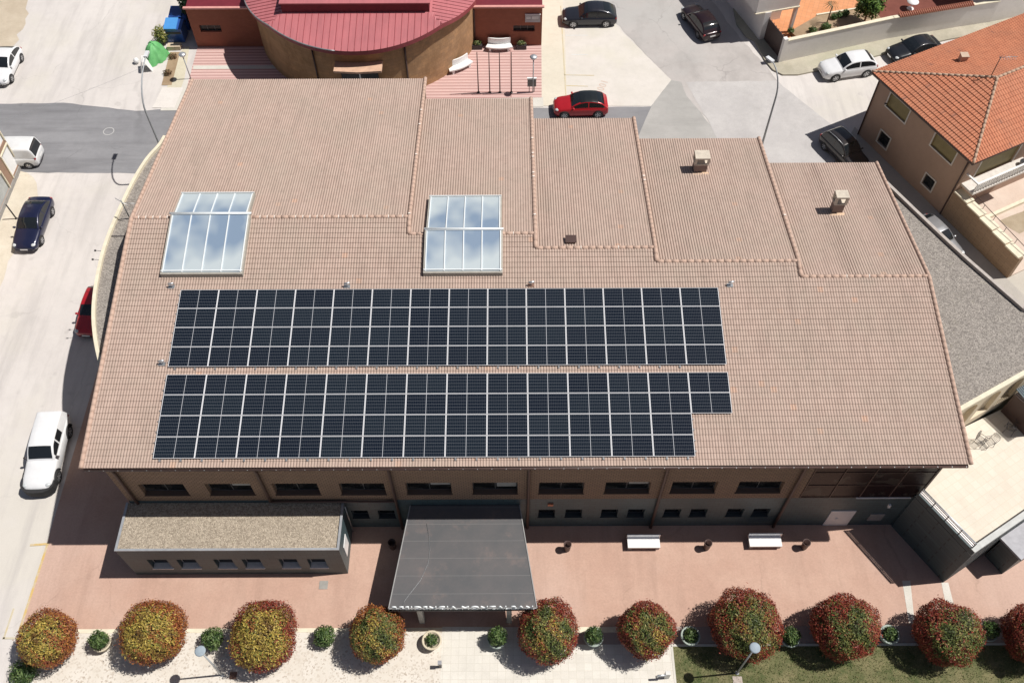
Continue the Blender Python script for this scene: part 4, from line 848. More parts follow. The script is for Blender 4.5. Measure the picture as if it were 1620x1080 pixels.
for a, b, c, e, t_ in wins:
    wn = window(HS, HA, hd, hn, a, b, c, e, .08, mull=0, fmat=G['olive'] if t_ else G['frame'], pmat=G['olive'] if t_ else G['pane'])
    sm = MB(); k = .1
    for r4 in ((a-k, a, c-k, e+k), (b, b+k, c-k, e+k), (a, b, e, e+k), (a, b, c-k, c)): sm.prism(*rect_in(HA, hd, hn, *r4, -.02, .04))
    sm.build('surround', SR, wn)
for bw in (bwin, (6.6, 8.2, 3.4, 5.0)):
    wn = window(HS, HB, hd2, hn2, *bw, .1, mull=0, fmat=G['olive'], pmat=G['olive']); sm = MB()
    a, b, c, e = bw
    for r4 in ((a-.1, a, c, e+.1), (b, b+.1, c, e+.1), (a, b, e, e+.1)): sm.prism(*rect_in(HB, hd2, hn2, *r4, -.02, .04))
    sm.build('surround', SR, wn)
bz = MB(); bz.prism(*rect_in(HB, hd2, hn2, .3, 6.0, 2.95, 3.12, .0, 1.15)); bz.build('balcony_slab', SR, HS)
br = MB(); br.prism(*rect_in(HB, hd2, hn2, .3, 6.0, 3.95, 4.05, 1.02, 1.15)); br.prism(*rect_in(HB, hd2, hn2, .3, .42, 3.95, 4.05, .0, 1.02))
for k in range(24): s_ = .36+k*.242; q = HB+hd2*s_+hn2*1.085; br.lathe([(.05, 0), (.035, .2), (.075, .45), (.035, .7), (.05, .83)], 7, (q.x, q.y, 3.12))
br.build('balustrade', G['white'], HS)
q = HB+hd2*5.4+hn2*.6; MB().lathe([(.22, 0), (.3, .35), (.26, .4)], 12, (q.x, q.y, 3.12)).build('balcony_pot', plain('grey_pot', (.35, .36, .38), .6), HS)
MB().tube([tuple(HB-hd*.12+hn*.06)+(0,), tuple(HB-hd*.12+hn*.06)+(5.6,)], .05, 8).build('downpipe', G['darkbrown'], HS)
MB().tube([tuple(HA+hd*.08+hn*.06)+(0,), tuple(HA+hd*.08+hn*.06)+(5.6,)], .05, 8).build('downpipe', G['darkbrown'], HS)
q = HA+hd*1.5+hn*.08; MB().tube([tuple(q)+(4.2,), tuple(q+hn*.25)+(4.3,)], .06, 6).build('wall_bracket', G['dark'], HS)
oh = .5; E1 = HA-hu*oh-hv*oh; WU = HL+2*oh; WV = 17+2*oh; ph_ = rad(20); ze = 5.78; cp_, sp_ = math.cos(ph_), math.sin(ph_); half = WU/2
E2 = E1+hu*WU; v3 = lambda a, z: (a.x, a.y, z)
sa_, vi = WU*.575, half; zp = ze+1.95
def hipf(name, O, e, n_, W, inset, rise_run):
    ph = math.atan2(zp-ze, rise_run); c_, s_ = math.cos(ph), math.sin(ph); tile_facet(name, v3(O, ze), (e.x, e.y, 0), (n_.x*c_, n_.y*c_, s_), W, lambda x: max(.001, inset(x))/c_, .22, .36, .062, .045, G['otile'], HS, tilew=1, sharp=.5)
hipf('west_roof_slope', E1, hu, hv, WU, lambda x: vi*min(x/sa_, (WU-x)/(WU-sa_)), vi)
hipf('south_roof_slope', E2, hv, -hu, WV, lambda x: (WU-sa_)*min(1, x/vi, (WV-x)/vi), WU-sa_)
hipf('north_roof_slope', E1, hv, hu, WV, lambda x: sa_*min(1, x/vi, (WV-x)/vi), sa_)
ap = E1+hu*sa_+hv*vi; ap2 = ap+hv*(WV-2*vi); hr = MB()
def ridge_line(mb, a, b, r0=.10, step=.38):
    a, b = Vector(a), Vector(b); n = max(1, int((b-a).length/step))
    for k in range(n): mb.tube([a+(b-a)*k/n, a+(b-a)*((k+1)/n)+Vector((0, 0, -.015))], [r0, r0*.985], 8)
ridge_line(hr, v3(E1, ze+.07), v3(ap, zp+.07)); ridge_line(hr, v3(E2, ze+.07), v3(ap, zp+.07)); ridge_line(hr, v3(ap, zp+.07), v3(ap2, zp+.07)); hr.build('hip_tiles', G['oridge'], HS)
ev = MB(); E3 = E2+hv*WV; E4 = E1+hv*WV
ev.prism([E1, E2, E3, E4], ze-.16, ze-.03); ev.build('eaves', G['darkbrown'], HS)
MB().tube([v3(E1, ze-.02), v3(E2, ze-.02), v3(E3, ze-.02)], .06, 6).build('gutter', G['darkbrown'], HS)
q = P(1524, 92, 6.9); ch = thing_part('chimney', HS, (q.x, q.y), 6.6); MB().box(q.x-.24, q.x+.24, q.y-.24, q.y+.24, 6.3, 7.15).build('stack', plain('house_chimney', (.50, .33, .24), .8), ch); MB().box(q.x-.28, q.x+.28, q.y-.28, q.y+.28, 7.15, 7.21).build('cap', plain('house_chimney_cap', (.50, .38, .29), .8), ch)
an_ = thing('tv_aerial', 'thin TV aerial on the orange tiled roof near its ridge', 'aerial', (P(1567, 122, 7.6).x, P(1567, 122, 7.6).y, 7.35))
MB().tube([(0, 0, 0), (0, 0, 2.0)], .03, 6).build('mast', G['dark'], an_, world=False); e_ = MB().tube([(-.1, 0, 1.9), (1.2, .1, 1.9)], .02, 5)
for k in range(6): e_.tube([(.0+k*.2, -.25, 1.9), (.0+k*.2, .25, 1.9)], .012, 4)
e_.build('elements', G['metal'], an_, world=False)
# garden wall of the house, yard
GW = thing('yard_wall', 'brown block yard wall with broken white coping beside the alley', 'wall', (33, 43, 0)); ge = HB+hd*6.6
zt0 = 2.5; zt1 = 2.0; MB().prism([tuple(HB+hn*.0), tuple(ge+hn*.0), tuple(ge-hn*.35), tuple(HB-hn*.35)], 0, [zt0, zt1, zt1, zt0]).build('blocks', G['blockwall'], GW)
for k in range(5):
    a = HB+hd*(.05+k*1.3); b = HB+hd*(1.3+k*1.3); za = zt0-(zt0-zt1)*k/5; MB().prism([tuple(a+hn*.08), tuple(b+hn*.08), tuple(b-hn*.62), tuple(a-hn*.62)], za-.08, za+.03).build('coping_slab', G['cream'], GW)
pr = MB(); pr.tube([tuple(HB-hn*.6)+(zt0+.5,), tuple(ge-hn*.6)+(zt1+.5,)], .025, 5)
for k in range(7): q = HB+hd*(6.5*k/6)-hn*.6; pr.tube([tuple(q)+(zt0-.4,), tuple(q)+(zt0+.5-.5*k/6,)], .02, 5)
pr.build('yard_rail', G['darkbrown'], GW)
yd = MB().prism([tuple(HB-hn*.36), tuple(ge-hn*.36), tuple(ge+hv*14), tuple(HB+hv*14)], .0, .12).build('yard_terrace', patchy('pinkish_concrete', (.62, .50, .42), (.68, .57, .49), (.55, .45, .36), s1=.6, s2=3)); tag(yd, kind='structure')
yk = MB().prism([tuple(HB+hu*1.7+hv*.6), tuple(HB+hu*1.7+hv*12), tuple(HB+hu*1.95+hv*12), tuple(HB+hu*1.95+hv*.6)], .12, .4).build('yard_kerb', G['cream']); tag(yk, kind='structure')
ground_sheet('yard_soil', [tuple(HB+hu*2.4+hv*3.2), tuple(HB+hu*2.4+hv*9), tuple(HB+hu*4.0+hv*9), tuple(HB+hu*4.0+hv*3.6)], .126, patchy('yard_soil', (.36, .29, .20), (.45, .37, .27), s1=1), rag=.15)
# ================================================================== VILLA + GARDEN top right
VL = thing('white_villa', 'white rendered villa with overhanging upper floor at the top edge', 'house', (21.5, 69, 0))
V0 = Vector((21.06, 66.07)); va = Vector((-3.0, 5.7)).normalized(); Q0 = Vector(P(1196, 22, 2.75)[:2]); Q1 = Vector(P(1264, 10, 2.75)[:2]); vb = (Q1-Q0).normalized(); va = Vector((-vb.y, vb.x))*.62+va*.38; va.normalize()
up_ = MB(); up_.prism([Q0, Q1, Q1+va*12, Q0+va*12], 2.75, 5.6); up_.build('upper_floor', G['white_wall'], VL)
MB().prism([Q0-vb*.06-va*.08, Q1+vb*.06-va*.08, Q1+vb*.06+va*.2, Q0-vb*.06+va*.2], 2.66, 2.78).build('cornice', G['cream'], VL)
lo_ = MB(); lo_.prism([V0, V0+vb*.55, V0+vb*.55+va*2.2, Q1+va*2.0, Q1+va*12, V0+va*12], 0, 2.75); lo_.build('ground_floor', G['white_wall'], VL)
MB().prism([Q1-vb*.25, Q1, Q1+va*.25, Q1-vb*.25+va*.25], 0, 2.66).build('pillar', G['white_wall'], VL)
q = Q0+vb*2.0-va*.03; MB().prism([q, q+vb*1.0, q+vb*1.0+va*.02, q+va*.02], 4.15, 5.0).build('window', G['pane'], VL)
g0 = V0+vb*.5; g1 = Vector(P(1237, 99)[:2]); GT_ = thing('garden_gate', 'dark brown solid garden gate between the villa and the white wall', 'gate', (21.8, 64.6, 0)); gd = (g1-g0).normalized(); gn = Vector((gd.y, -gd.x))
MB().prism([g0, g1, g1+gn*.06, g0+gn*.06], .05, 2.15).build('leaf_panel', plain('gate_brown', (.075, .05, .045), .5), GT_)
gf = MB()
for k in range(9): q = g0+(g1-g0)*k/8; gf.tube([(q.x, q.y, .1), (q.x, q.y, 2.25)], .03, 5)
gf.build('bars', G['dark'], GT_)
W_ = [Vector((22.41, 63.18)), Vector((31.84, 66.1)), Vector((38.75, 67.75)), Vector((41.3, 68.3))]; GWl = thing('white_garden_wall', 'long white rendered garden wall along the upper right street', 'wall', (31, 65.8, 0)); m1 = MB(); m2 = MB()
for a, b in zip(W_, W_[1:]):
    dd = (b-a).normalized(); nn = Vector((-dd.y, dd.x)); m1.prism([a, b+dd*.05, b+dd*.05+nn*.25, a+nn*.25], 0, 2.15); m2.prism([a-nn*.04, b+dd*.05-nn*.04, b+dd*.05+nn*.3, a+nn*.3], 2.15, 2.22)
m1.prism([W_[0]+Vector((-.18, -.1)), W_[0]+Vector((.15, .0)), W_[0]+Vector((.05, .35)), W_[0]+Vector((-.25, .25))], 0, 2.4)
m1.build('render', G['white_wall'], GWl); m2.build('coping', G['cream'], GWl)
tc = MB(); a, b = W_[1], W_[2]; dd = (b-a).normalized(); nn = Vector((-dd.y, dd.x))
for k in range(36): q = a+dd*(.6+k*.19); tc.tube([tuple(q-nn*.12)+(2.24,), tuple(q+nn*.35)+(2.36,)], .07, 6)
tc.build('tile_coping', plain('red_tile_coping', (.36, .13, .08), .7), GWl)
NB = thing('pale_building', 'pale grey building beyond the white garden wall at the top right corner', 'building', (48, 72, 0)); MB().prism([(41.3, 68.32), (58, 73.0), (55, 84), (38.6, 79)], 0, 5.6).build('wall', G['white_wall'], NB); MB().prism([(41.2, 68.2), (58.1, 72.9), (55, 84), (38.5, 79)], 5.6, 5.72).build('roof_edge', G['cream'], NB)
ground_sheet('garden_terrace', [g0, g1, W_[0], W_[1], (31.0, 74), (20.2, 74), V0], .14, G['terracotta'])
ground_sheet('dark_yard', [W_[1], W_[2], W_[3], (38.8, 78), (31.0, 74)], .15, patchy('maroon_yard', (.17, .05, .035), (.22, .07, .05), s1=.8))
bed = [Vector(p) for p in PP([(1248, 56), (1290, 32), (1352, 22), (1378, 20), (1392, 36), (1300, 58), (1262, 68)], .0)]
tag(MB().prism(bed, .14, .42).build('flower_bed', G['soil']), kind='structure')
bk = MB(); 
for a, b in zip(bed[1:4], bed[2:4]): dd = (b-a).normalized(); nn = Vector((-dd.y, dd.x)); bk.prism([a, b, b+nn*.15, a+nn*.15], .14, .52)
tag(bk.build('bed_kerb', G['cream']), kind='structure')
def round_shrub(px, py, r_, label, cols, z=0, name='garden_shrub', n=420, grp='shrubs in the villa garden'):
    q = P(px, py, z); o = thing(name, label, 'shrub', (q.x, q.y, z), 0, grp); leaf_cloud('foliage', (0, 0, r_*.75), r_, n, r_*.42, cols, o, px+py, (1, 1, .8), hollow=.35, world=False); MB().tube([(0, 0, 0), (0, 0, r_*.6)], .03, 5).build('stem', G['bark'], o, world=False); return o
gc = [(.03, .06, .015), (.06, .11, .03), (.10, .16, .05)]
for px, py, r_, lb in ((1318, 30, .32, 'small green shrub at the left end of the flower bed row'), (1327, 27, .33, 'small green shrub second in the flower bed row'), (1337, 25, .36, 'small green shrub right end of the flower bed row'), (1250, 52, .3, 'small green shrub just inside the dark gate'), (1305, 48, .45, 'low dark shrub in the shade of the garden wall'), (1285, 52, .38, 'low dark spreading shrub behind the garden wall')): round_shrub(px, py, r_, lb, gc, .4)
q = P(1366, 38, .4); o = thing('garden_tree', 'bright green leafy tree in the villa flower bed behind the white wall', 'tree', (q.x, q.y, .4)); MB().tube([(0, 0, 0), (.05, .1, 1.2), (0, .1, 2.2)], [.09, .07, .03], 7).tube([(.05, .1, 1.0), (.5, .2, 1.9)], [.05, .02], 5).tube([(.05, .1, 1.1), (-.4, .3, 2.0)], [.05, .02], 5).build('trunk', G['bark'], o, world=False)
leaf_cloud('crown', (.05, .15, 1.9), 1.15, 3000, .26, [(.04, .08, .015), (.08, .15, .03), (.15, .24, .05)], o, 77, (1, 1, 1.0), hollow=.3, lump=.35, world=False)
q = P(1307, 40, .14); o = thing('young_palm', 'slim dark young palm standing on the terracotta terrace', 'palm', (q.x, q.y, .14)); MB().tube([(0, 0, 0), (0, 0, 1.9)], [.06, .045], 7).build('trunk', G['bark'], o, world=False); fr = MB()
for k in range(14): a = k*.45; fr.add([(0, 0, 1.9), (.35*math.cos(a-.1), .35*math.sin(a-.1), 2.15), (.8*math.cos(a), .8*math.sin(a), 1.8), (.35*math.cos(a+.1), .35*math.sin(a+.1), 2.12)], [(0, 1, 2, 3)])
fr.build('fronds', plain('frond_green', (.03, .06, .02), .6), o, world=False)
q = P(1440, 14, .15); o = thing('garden_table', 'round white garden table in the dark red yard', 'table', (q.x, q.y, .15)); MB().lathe([(0, .70), (.5, .70), (.5, .74), (0, .74)], 20).build('tabletop', G['white'], o, world=False); MB().tube([(0, 0, 0), (0, 0, .7)], .04, 8).lathe([(.3, 0), (.3, .03), (.05, .06)], 12).build('pedestal', G['white'], o, world=False)
# ================================================================== LEFT NEIGHBOUR
LB = thing('brick_garage_building', 'brown brick building with white shutters cut by the left edge', 'building', (-40, 47, 0)); lbm = MB(); A0, B0 = Vector((-37.3, 38.0)), Vector((-37.3, 51.55))
ops = [rect(12.0, 13.35, 2.9, 4.3), rect(12.0, 13.35, .45, 2.5), rect(8.4, 11.0, .35, 1.95), rect(8.4, 11.0, 2.9, 4.2), rect(3, 6, .3, 2.4)]
# outward normal of A->B here must be +x : go from low Y to high Y gives n=(1,0)
ld, ln = wall_plane(lbm, A0, B0, 0, 5.6, ops, .12); lbm.box(-46, -37.5, 38.0, 51.5, 0, 5.55); lbm.build('wall', G['brownbrick'], LB)
for i, h_ in enumerate(ops):
    wn = thing_part('shutter', LB, A0+ld*((h_[0][0]+h_[1][0])/2), h_[0][1]); mb = MB().prism(*rect_in(A0, ld, ln, h_[0][0], h_[1][0], h_[0][1], h_[2][1], -.10, -.04)); mb.build('panel', G['white'] if i != 2 else plain('mesh_grey', (.40, .42, .42), .5), wn)
    mb = MB()
    for r4 in ((h_[0][0]-.09, h_[0][0], h_[0][1]-.05, h_[2][1]+.09), (h_[1][0], h_[1][0]+.09, h_[0][1]-.05, h_[2][1]+.09), (h_[0][0], h_[1][0], h_[2][1], h_[2][1]+.09)): mb.prism(*rect_in(A0, ld, ln, *r4, -.04, .10))
    mb.build('frame', G['cream'], wn)
MB().box(-37.3, -37.22, 38, 51.55, 0, .35).build('plinth', plain('grey_plinth', (.28, .27, .26), .9), LB); MB().box(-46.1, -37.15, 37.9, 51.7, 5.55, 5.7).build('roof_edge', G['cream'], LB)
q = P(26, 346); o = thing('leaning_post', 'thin dark post standing at the foot of the left brick building', 'post', (q.x, q.y, 0)); MB().tube([(0, 0, 0), (-.1, 0, 1.5)], .05, 8).build('shaft', G['dark'], o, world=False); MB().lathe([(.1, 0), (.1, .04), (.05, .06)], 10).build('foot', G['dark'], o, world=False)
# ================================================================== VEHICLES
GL = G['glass']; HLM = paint('headlamp_lens', (.55, .58, .60), 0, .12); TLM = paint('tail_lamp_lens', (.30, .015, .02), 0, .2)
def build_car(name, label, cat, col, Ld=4.3, W=1.8, H=1.5, wb=2.6, belt=.92, hood=.80, boot=None, xf=None, xr=None, ws=.75, rs=.55, roofw=.74, roofcol=None, rails=False, bumper=None, wr=.33, sidewins=((.0, .49), (.51, .98)), tailflat=False, hoodrise=.05, group='parked vehicles', metallic=.3, rearwin=True, plate=True):
    """a car in its own frame: +X forward, Z up, wheels on z=0"""
    o = thing(name, label, cat, (0, 0, 0), 0, group); hw = W/2; boot = belt if boot is None else boot
    xf = .20*Ld if xf is None else xf; xr = -.46*Ld if xr is None else xr
    pc = paint('paint_'+'_'.join('%02d' % round(c*99) for c in col), col, metallic)
    # --- lower body loft
    st = [(-.500, .72, boot-.25), (-.493, .86, boot-.10), (-.48, .91, boot-.05), (-.455, .95, boot-.02), (-.42, .985, boot), (-.30, 1.0, (boot+belt)/2), (-.10, 1.0, belt), (xf/Ld, 1.0, belt), (xf/Ld+.05, .995, belt-.01-(belt-hood)*.35), (.36, .97, hood+hoodrise*.3), (.43, .92, hood-.05), (.475, .82, hood-.14), (.497, .68, hood-.26)]
    vs = []; K = None
    for fx, fw, zt in st:
        x = fx*Ld; h_ = hw*fw; zb = .24 if -.46 < fx < .46 else .32
        half = [(0, zt+.035), (.45*h_, zt+.028), (.80*h_, zt), (.94*h_, zt-.06), (.99*h_, zt-.16), (h_, (zt+zb)/2+.02), (.985*h_, zb+.12), (.93*h_, zb)]
        ring = half+[(-y, z) for y, z in reversed(half[1:])]; K = len(ring); vs += [(x, y, z) for y, z in ring]
    n = len(st); fs = []
    for i in range(n-1):
        for k in range(K): fs.append((i*K+k, i*K+(k+1) % K, (i+1)*K+(k+1) % K, (i+1)*K+k))
    fs += [tuple(range(K)), tuple(reversed(range((n-1)*K, n*K)))]
    bm_ = MB().add(vs, fs, 0, True); ob = bm_.build('body', pc, o, world=False); recalc(ob)
    # --- cabin: one curved shell, glass patches lie on it
    bw = hw*.935; tw = hw*roofw; xft, xrt = xf-ws, xr+rs; zb = belt-.03; Nx = 34
    cx_ = [xr, xr+rs*.5, xrt, xrt+(xft-xrt)*.35, xft-(xft-xrt)*.25, xft, xf-ws*.5, xf]; cz_ = [boot-.02, boot+(H-boot)*.60, H-.075, H-.005, H, H-.055, belt+(H-belt)*.56, belt-.01]
    xs = np.unique(np.round(np.concatenate([np.linspace(xr, xf, Nx)]), 3)); fine_ = np.linspace(xr, xf, 400); zz = np.interp(fine_, cx_, cz_); kk = np.ones(25)/25; pad = np.pad(zz, 12, mode='edge'); zz = np.convolve(pad, kk, 'valid')
    zr_ = np.interp(xs, fine_, zz); zr_[0], zr_[-1] = boot-.03, belt-.03
    def ring(i, off=0.0):
        x = xs[i]; z1 = max(zr_[i], zb+.004); f_ = (x-xr)/(xf-xr); ends = 1-.075*max(0, (f_-.8)/.2)**2-.05*max(0, (.12-f_)/.12)**2; W_ = lambda z: (bw+(tw-bw)*(z-zb)/(H-zb))*ends
        zs = zb+(z1-zb)*.90; pts = [(W_(zb+(zs-zb)*t_)+off, zb+(zs-zb)*t_) for t_ in (0, .14, .5, .92)]; we = W_(zs); pts += [(we*.975+off*.6, zs+(z1-zs)*.55+off*.6), (we*.88, z1+.004+off), (we*.45, z1+.026+off), (0, z1+.034+off)]
        return [(x, y, z) for y, z in pts]+[(x, -y, z) for y, z in reversed(pts[:-1])]
    def shell(nm, sel, mat, off):
        mb = MB(); n_ = len(xs); R_ = [ring(i, off) for i in range(n_)]; K2 = len(R_[0]); fs = [(i*K2+k, i*K2+k+1, (i+1)*K2+k+1, (i+1)*K2+k) for i in range(n_-1) for k in range(K2-1) if sel((xs[i]+xs[i+1])/2, k)]
        if not fs: return None
        used = sorted(set(q for f in fs for q in f)); mp_ = {q: j for j, q in enumerate(used)}; flat = [p for r_ in R_ for p in r_]
        mb.add([flat[q] for q in used], [tuple(mp_[q] for q in f) for f in fs], 0, True); o_ = mb.build(nm, mat, o, world=False); recalc(o_); return o_
    shell('cabin', lambda x, k: True, pc, 0)
    top = lambda k: 4 < k < 9
    shell('windscreen', lambda x, k: top(k) and xft+.03 < x < xf-.06, GL, .007)
    if rearwin: shell('rear_window', lambda x, k: top(k) and xr+max(.05, rs*.22) < x < xrt-.02, GL, .007)
    for (u0, u1) in sidewins:
        x0_ = xr+.16+(xf-xr-.34)*u0; x1_ = xr+.16+(xf-xr-.34)*u1
        shell('side_window', lambda x, k: k in (1, 2) and x0_ < x < x1_, GL, .006); shell('side_window', lambda x, k: k in (11, 12) and x0_ < x < x1_, GL, .006)
    if roofcol is not None: shell('roof', lambda x, k: 3 < k < 10 and xrt-.05 < x < xft+.02, paint('roof_'+'_'.join('%02d' % round(c*99) for c in roofcol), roofcol, .2), .012)
    if rails:
        for s_ in (-1, 1): MB().tube([(xrt+.1, s_*tw*.93, H-.02), ((xrt+xft)/2, s_*tw*.93, H+.04), (xft-.1, s_*tw*.93, H-.01)], .022, 6).build('roof_rail', G['galv'], o, world=False)
    # --- wheels, arches
    for sx in (-1, 1):
        for sy in (-1, 1):
            x = sx*wb/2; y = sy*(hw-.10); ar_ = MB(); N = 20
            pts = [(x+(wr+.05)*math.cos(a), sy*(hw+.004), max(wr+(wr+.05)*math.sin(a), .16)) for a in np.linspace(0, 2*math.pi, N, endpoint=False)]
            pin = [(p[0], sy*(hw-.30), p[2]) for p in pts]; ar_.add(pts+pin, [tuple(range(N))]+[(k, (k+1) % N, N+(k+1) % N, N+k) for k in range(N)]); ar_.build('wheel_arch', G['rubber'], o, world=False)
            wn = bpy.data.objects.new('wheel', None); COL.objects.link(wn); wn.parent = o; wn.location = (x, y, wr)
            t_ = MB(); ring = [(wr*.66, -.11), (wr*.93, -.115), (wr, -.07), (wr, .07), (wr*.93, .115), (wr*.66, .11)]
            vs = []; fs = []
            for r_, yy in ring: vs += [(r_*math.cos(2*math.pi*k/24), yy, r_*math.sin(2*math.pi*k/24)) for k in range(24)]
            for i in range(6):
                for k in range(24): fs.append((i*24+k, i*24+(k+1) % 24, ((i+1) % 6)*24+(k+1) % 24, ((i+1) % 6)*24+k))
            t_.add([(a, b+sy*.022, c) for a, b, c in vs], fs, 0, True); t_.build('tyre', G['rubber'], wn, world=False)
            r2 = MB(); yo = sy*(.125)
            for k in range(5):
                a = 2*math.pi*k/5; ca, sa = math.cos(a), math.sin(a); p = lambda r_, w_: (r_*ca-w_*sa, yo, r_*sa+w_*ca)
                r2.add([p(.03, -.045), p(wr*.67, -.035), p(wr*.67, .035), p(.03, .045)], [(0, 1, 2, 3)])
            vs = []; 
            for rr_ in (wr*.58, wr*.68): vs += [(rr_*math.cos(2*math.pi*k/24), yo, rr_*math.sin(2*math.pi*k/24)) for k in range(24)]
            r2.add(vs, [(k, (k+1) % 24, 24+(k+1) % 24, 24+k) for k in range(24)]); r2.build('rim', G['rim'], wn, world=False)
            MB().add([(wr*.64*math.cos(2*math.pi*k/20), yo-sy*.03, wr*.64*math.sin(2*math.pi*k/20)) for k in range(20)], [tuple(range(20))]).build('brake_disc', G['dark'], wn, world=False)
    # --- lamps, mirrors, bumper, grille, plate
    for s_ in (-1, 1):
        MB().blob((Ld*.435, s_*hw*.70, hood-.13), .20, .17, .085, 0, 6, 10, 0).build('headlight', HLM, o, world=False)
        MB().blob((-Ld*.470, s_*hw*.78, boot-.16), .09, .16, .12, 0, 6, 10, 0).build('taillight', TLM, o, world=False)
        MB().blob((xf-.22, s_*(hw+.03), belt+.06), .09, .13, .07, 0, 6, 8, 0).build('mirror', pc if bumper is None else G['dark'], o, world=False)
    MB().blob((Ld*.482, 0, .48), .09, hw*.62, .11, 0, 6, 12, 0).build('grille', G['dark'], o, world=False)
    for x in (Ld*.472, -Ld*.476): MB().blob((x, 0, .30), .14, hw*.80, .09, 0, 6, 14, 0).build('bumper', bumper or G['dark'], o, world=False)
    if bumper:
        gp = [(Ld*.40, hw+.03), (Ld*.46, hw+.01), (Ld*.505, hw*.8), (Ld*.535, hw*.45), (Ld*.54, 0)]; gp = gp+[(x, -y) for x, y in reversed(gp[:-1])]
        gi = [(x-.26, y*.86) for x, y in reversed(gp)]; gm = MB(); n_ = len(gp)
        for i in range(n_-1): gm.prism([gp[i], gp[i+1], gi[n_-2-i], gi[n_-1-i]], .26, .80)
        gm.build('front_guard', bumper, o, world=False)
        for s_ in (-1, 1):
            for sx in (-1, 1): MB().tube([(sx*wb/2+(wr+.09)*math.cos(a), s_*(hw+.01), wr+(wr+.09)*math.sin(a)) for a in np.linspace(0, math.pi, 12)], .05, 6).build('arch_flare', bumper, o, world=False)
    if plate:
        for x, s_ in ((Ld*.5, 1), (-Ld*.5, -1)): MB().box(min(x+s_*.02, x+s_*.035), max(x+s_*.02, x+s_*.035), -.26, .26, .42 if s_ > 0 else .58, .53 if s_ > 0 else .69).build('number_plate', G['white'], o, world=False)
    return o
def recalc(ob):
    b_ = bmesh.new(); b_.from_mesh(ob.data); bmesh.ops.recalc_face_normals(b_, faces=b_.faces); b_.to_mesh(ob.data); b_.free()
def put(o, pf, pr_, side, W, dz=0.0):
    f = P(*pf); r = P(*pr_); h = (f-r); h.z = 0; h.normalize(); l = Vector((-h.y, h.x, 0)); c = (f+r)/2-l*side*(W/2-.05); o.location = (c.x, c.y, dz); o.rotation_euler = (0, 0, math.atan2(h.y, h.x))
def put_c(o, c, head): o.location = (c[0], c[1], 0); o.rotation_euler = (0, 0, math.atan2(head[1], head[0]))
WH, NV, BK, RD = (.74, .75, .77), (.012, .016, .05), (.018, .02, .025), (.42, .012, .02)
o = build_car('hatchback', 'white hatchback parked on the pale street at the upper left edge', 'car', WH, 4.25, 1.8, 1.48, 2.6, ws=.85, rs=.75, metallic=0); put(o, (21.4, 128), (35.6, 98), 1, 1.8)
o = build_car('white_van', 'white van showing its back beside the left brick building', 'van', (.70, .71, .72), 4.3, 1.8, 1.85, 2.7, belt=1.05, hood=.95, xf=1.35, xr=-2.12, ws=.6, rs=.18, roofw=.84, sidewins=((.55, .98),), wr=.31, metallic=0)
q = P(46, 267); put_c(o, (q.x-1.25+.0, q.y+.85), (-1, -.02)); 
o = build_car('blue_saloon', 'dark navy blue saloon car parked on the left street', 'car', NV, 4.75, 1.85, 1.43, 2.75, belt=.93, hood=.80, boot=.95, xf=.95, xr=-1.95, ws=.85, rs=.85, metallic=.2); put(o, (68.6, 384), (84.7, 340), 1, 1.85)
o = build_car('red_hatchback', 'red hatchback half hidden by the curved left wing', 'car', (.38, .012, .02), 3.9, 1.7, 1.45, 2.45, ws=.75, rs=.5, metallic=0); q = P(118, 528, .4); put_c(o, (q.x+.95, q.y+1.75), (-.06, -1))
o = build_car('pickup', 'white pickup with hardtop and black front guard parked on the left street', 'pickup', WH, 5.1, 1.86, 1.74, 3.05, belt=1.08, hood=1.0, boot=1.05, xf=.80, xr=-2.48, ws=.75, rs=.14, roofw=.77, sidewins=((.42, .66), (.69, .97)), wr=.39, bumper=G['rubber'], metallic=0, rearwin=True); put(o, (95.4, 758), (113, 688), 1, 1.86)
o = build_car('coupe_suv', 'black coupe style car parked by the white bay lines behind the hall', 'car', (.022, .024, .034), 4.7, 1.9, 1.58, 2.82, belt=.98, hood=.88, xf=.95, xr=-2.25, ws=.8, rs=1.05, wr=.37, metallic=.3); put(o, (907.8, 44.5), (956.9, 43.8), 1, 1.9)
o = build_car('maroon_car', 'very dark maroon car parked in the shade of the white villa', 'car', (.022, .009, .012), 4.5, 1.82, 1.5, 2.65, ws=.8, rs=.7, metallic=.3); h = P(1084, -8)-P(1130, 50); q = P(1108, 33, .6); put_c(o, (q.x, q.y), (h.x, h.y))
o = build_car('red_crossover', 'red crossover with black roof parked just behind the tiled roof', 'car', RD, 4.3, 1.82, 1.50, 2.65, belt=1.0, hood=.88, ws=.8, rs=.7, roofcol=(.015, .018, .02), wr=.36, metallic=.1, bumper=None); put(o, (893, 188), (945, 186.5), 1, 1.82)
o = build_car('white_suv', 'white crossover parked at the kerb below the white garden wall', 'car', WH, 4.6, 1.86, 1.62, 2.68, belt=1.06, hood=.94, ws=.8, rs=.65, wr=.37, metallic=0); put(o, (1321.9, 129), (1366, 122.5), 1, 1.86)
o = build_car('black_saloon', 'black saloon car parked at the kerb behind the white crossover', 'car', BK, 4.55, 1.8, 1.42, 2.65, belt=.92, hood=.80, boot=.94, xf=.9, xr=-1.9, ws=.85, rs=.85, metallic=.3); put(o, (1425.6, 102.5), (1475, 90.5), 1, 1.8)
o = build_car('dark_estate', 'dark estate car with roof rails standing in the shade of the orange roofed house', 'car', (.035, .03, .03), 4.4, 1.8, 1.62, 2.6, belt=.98, hood=.88, ws=.7, rs=.45, rails=True, metallic=.3); q = P(1336, 236, .8); put_c(o, (q.x+.1, q.y), (4.3, -8.54))
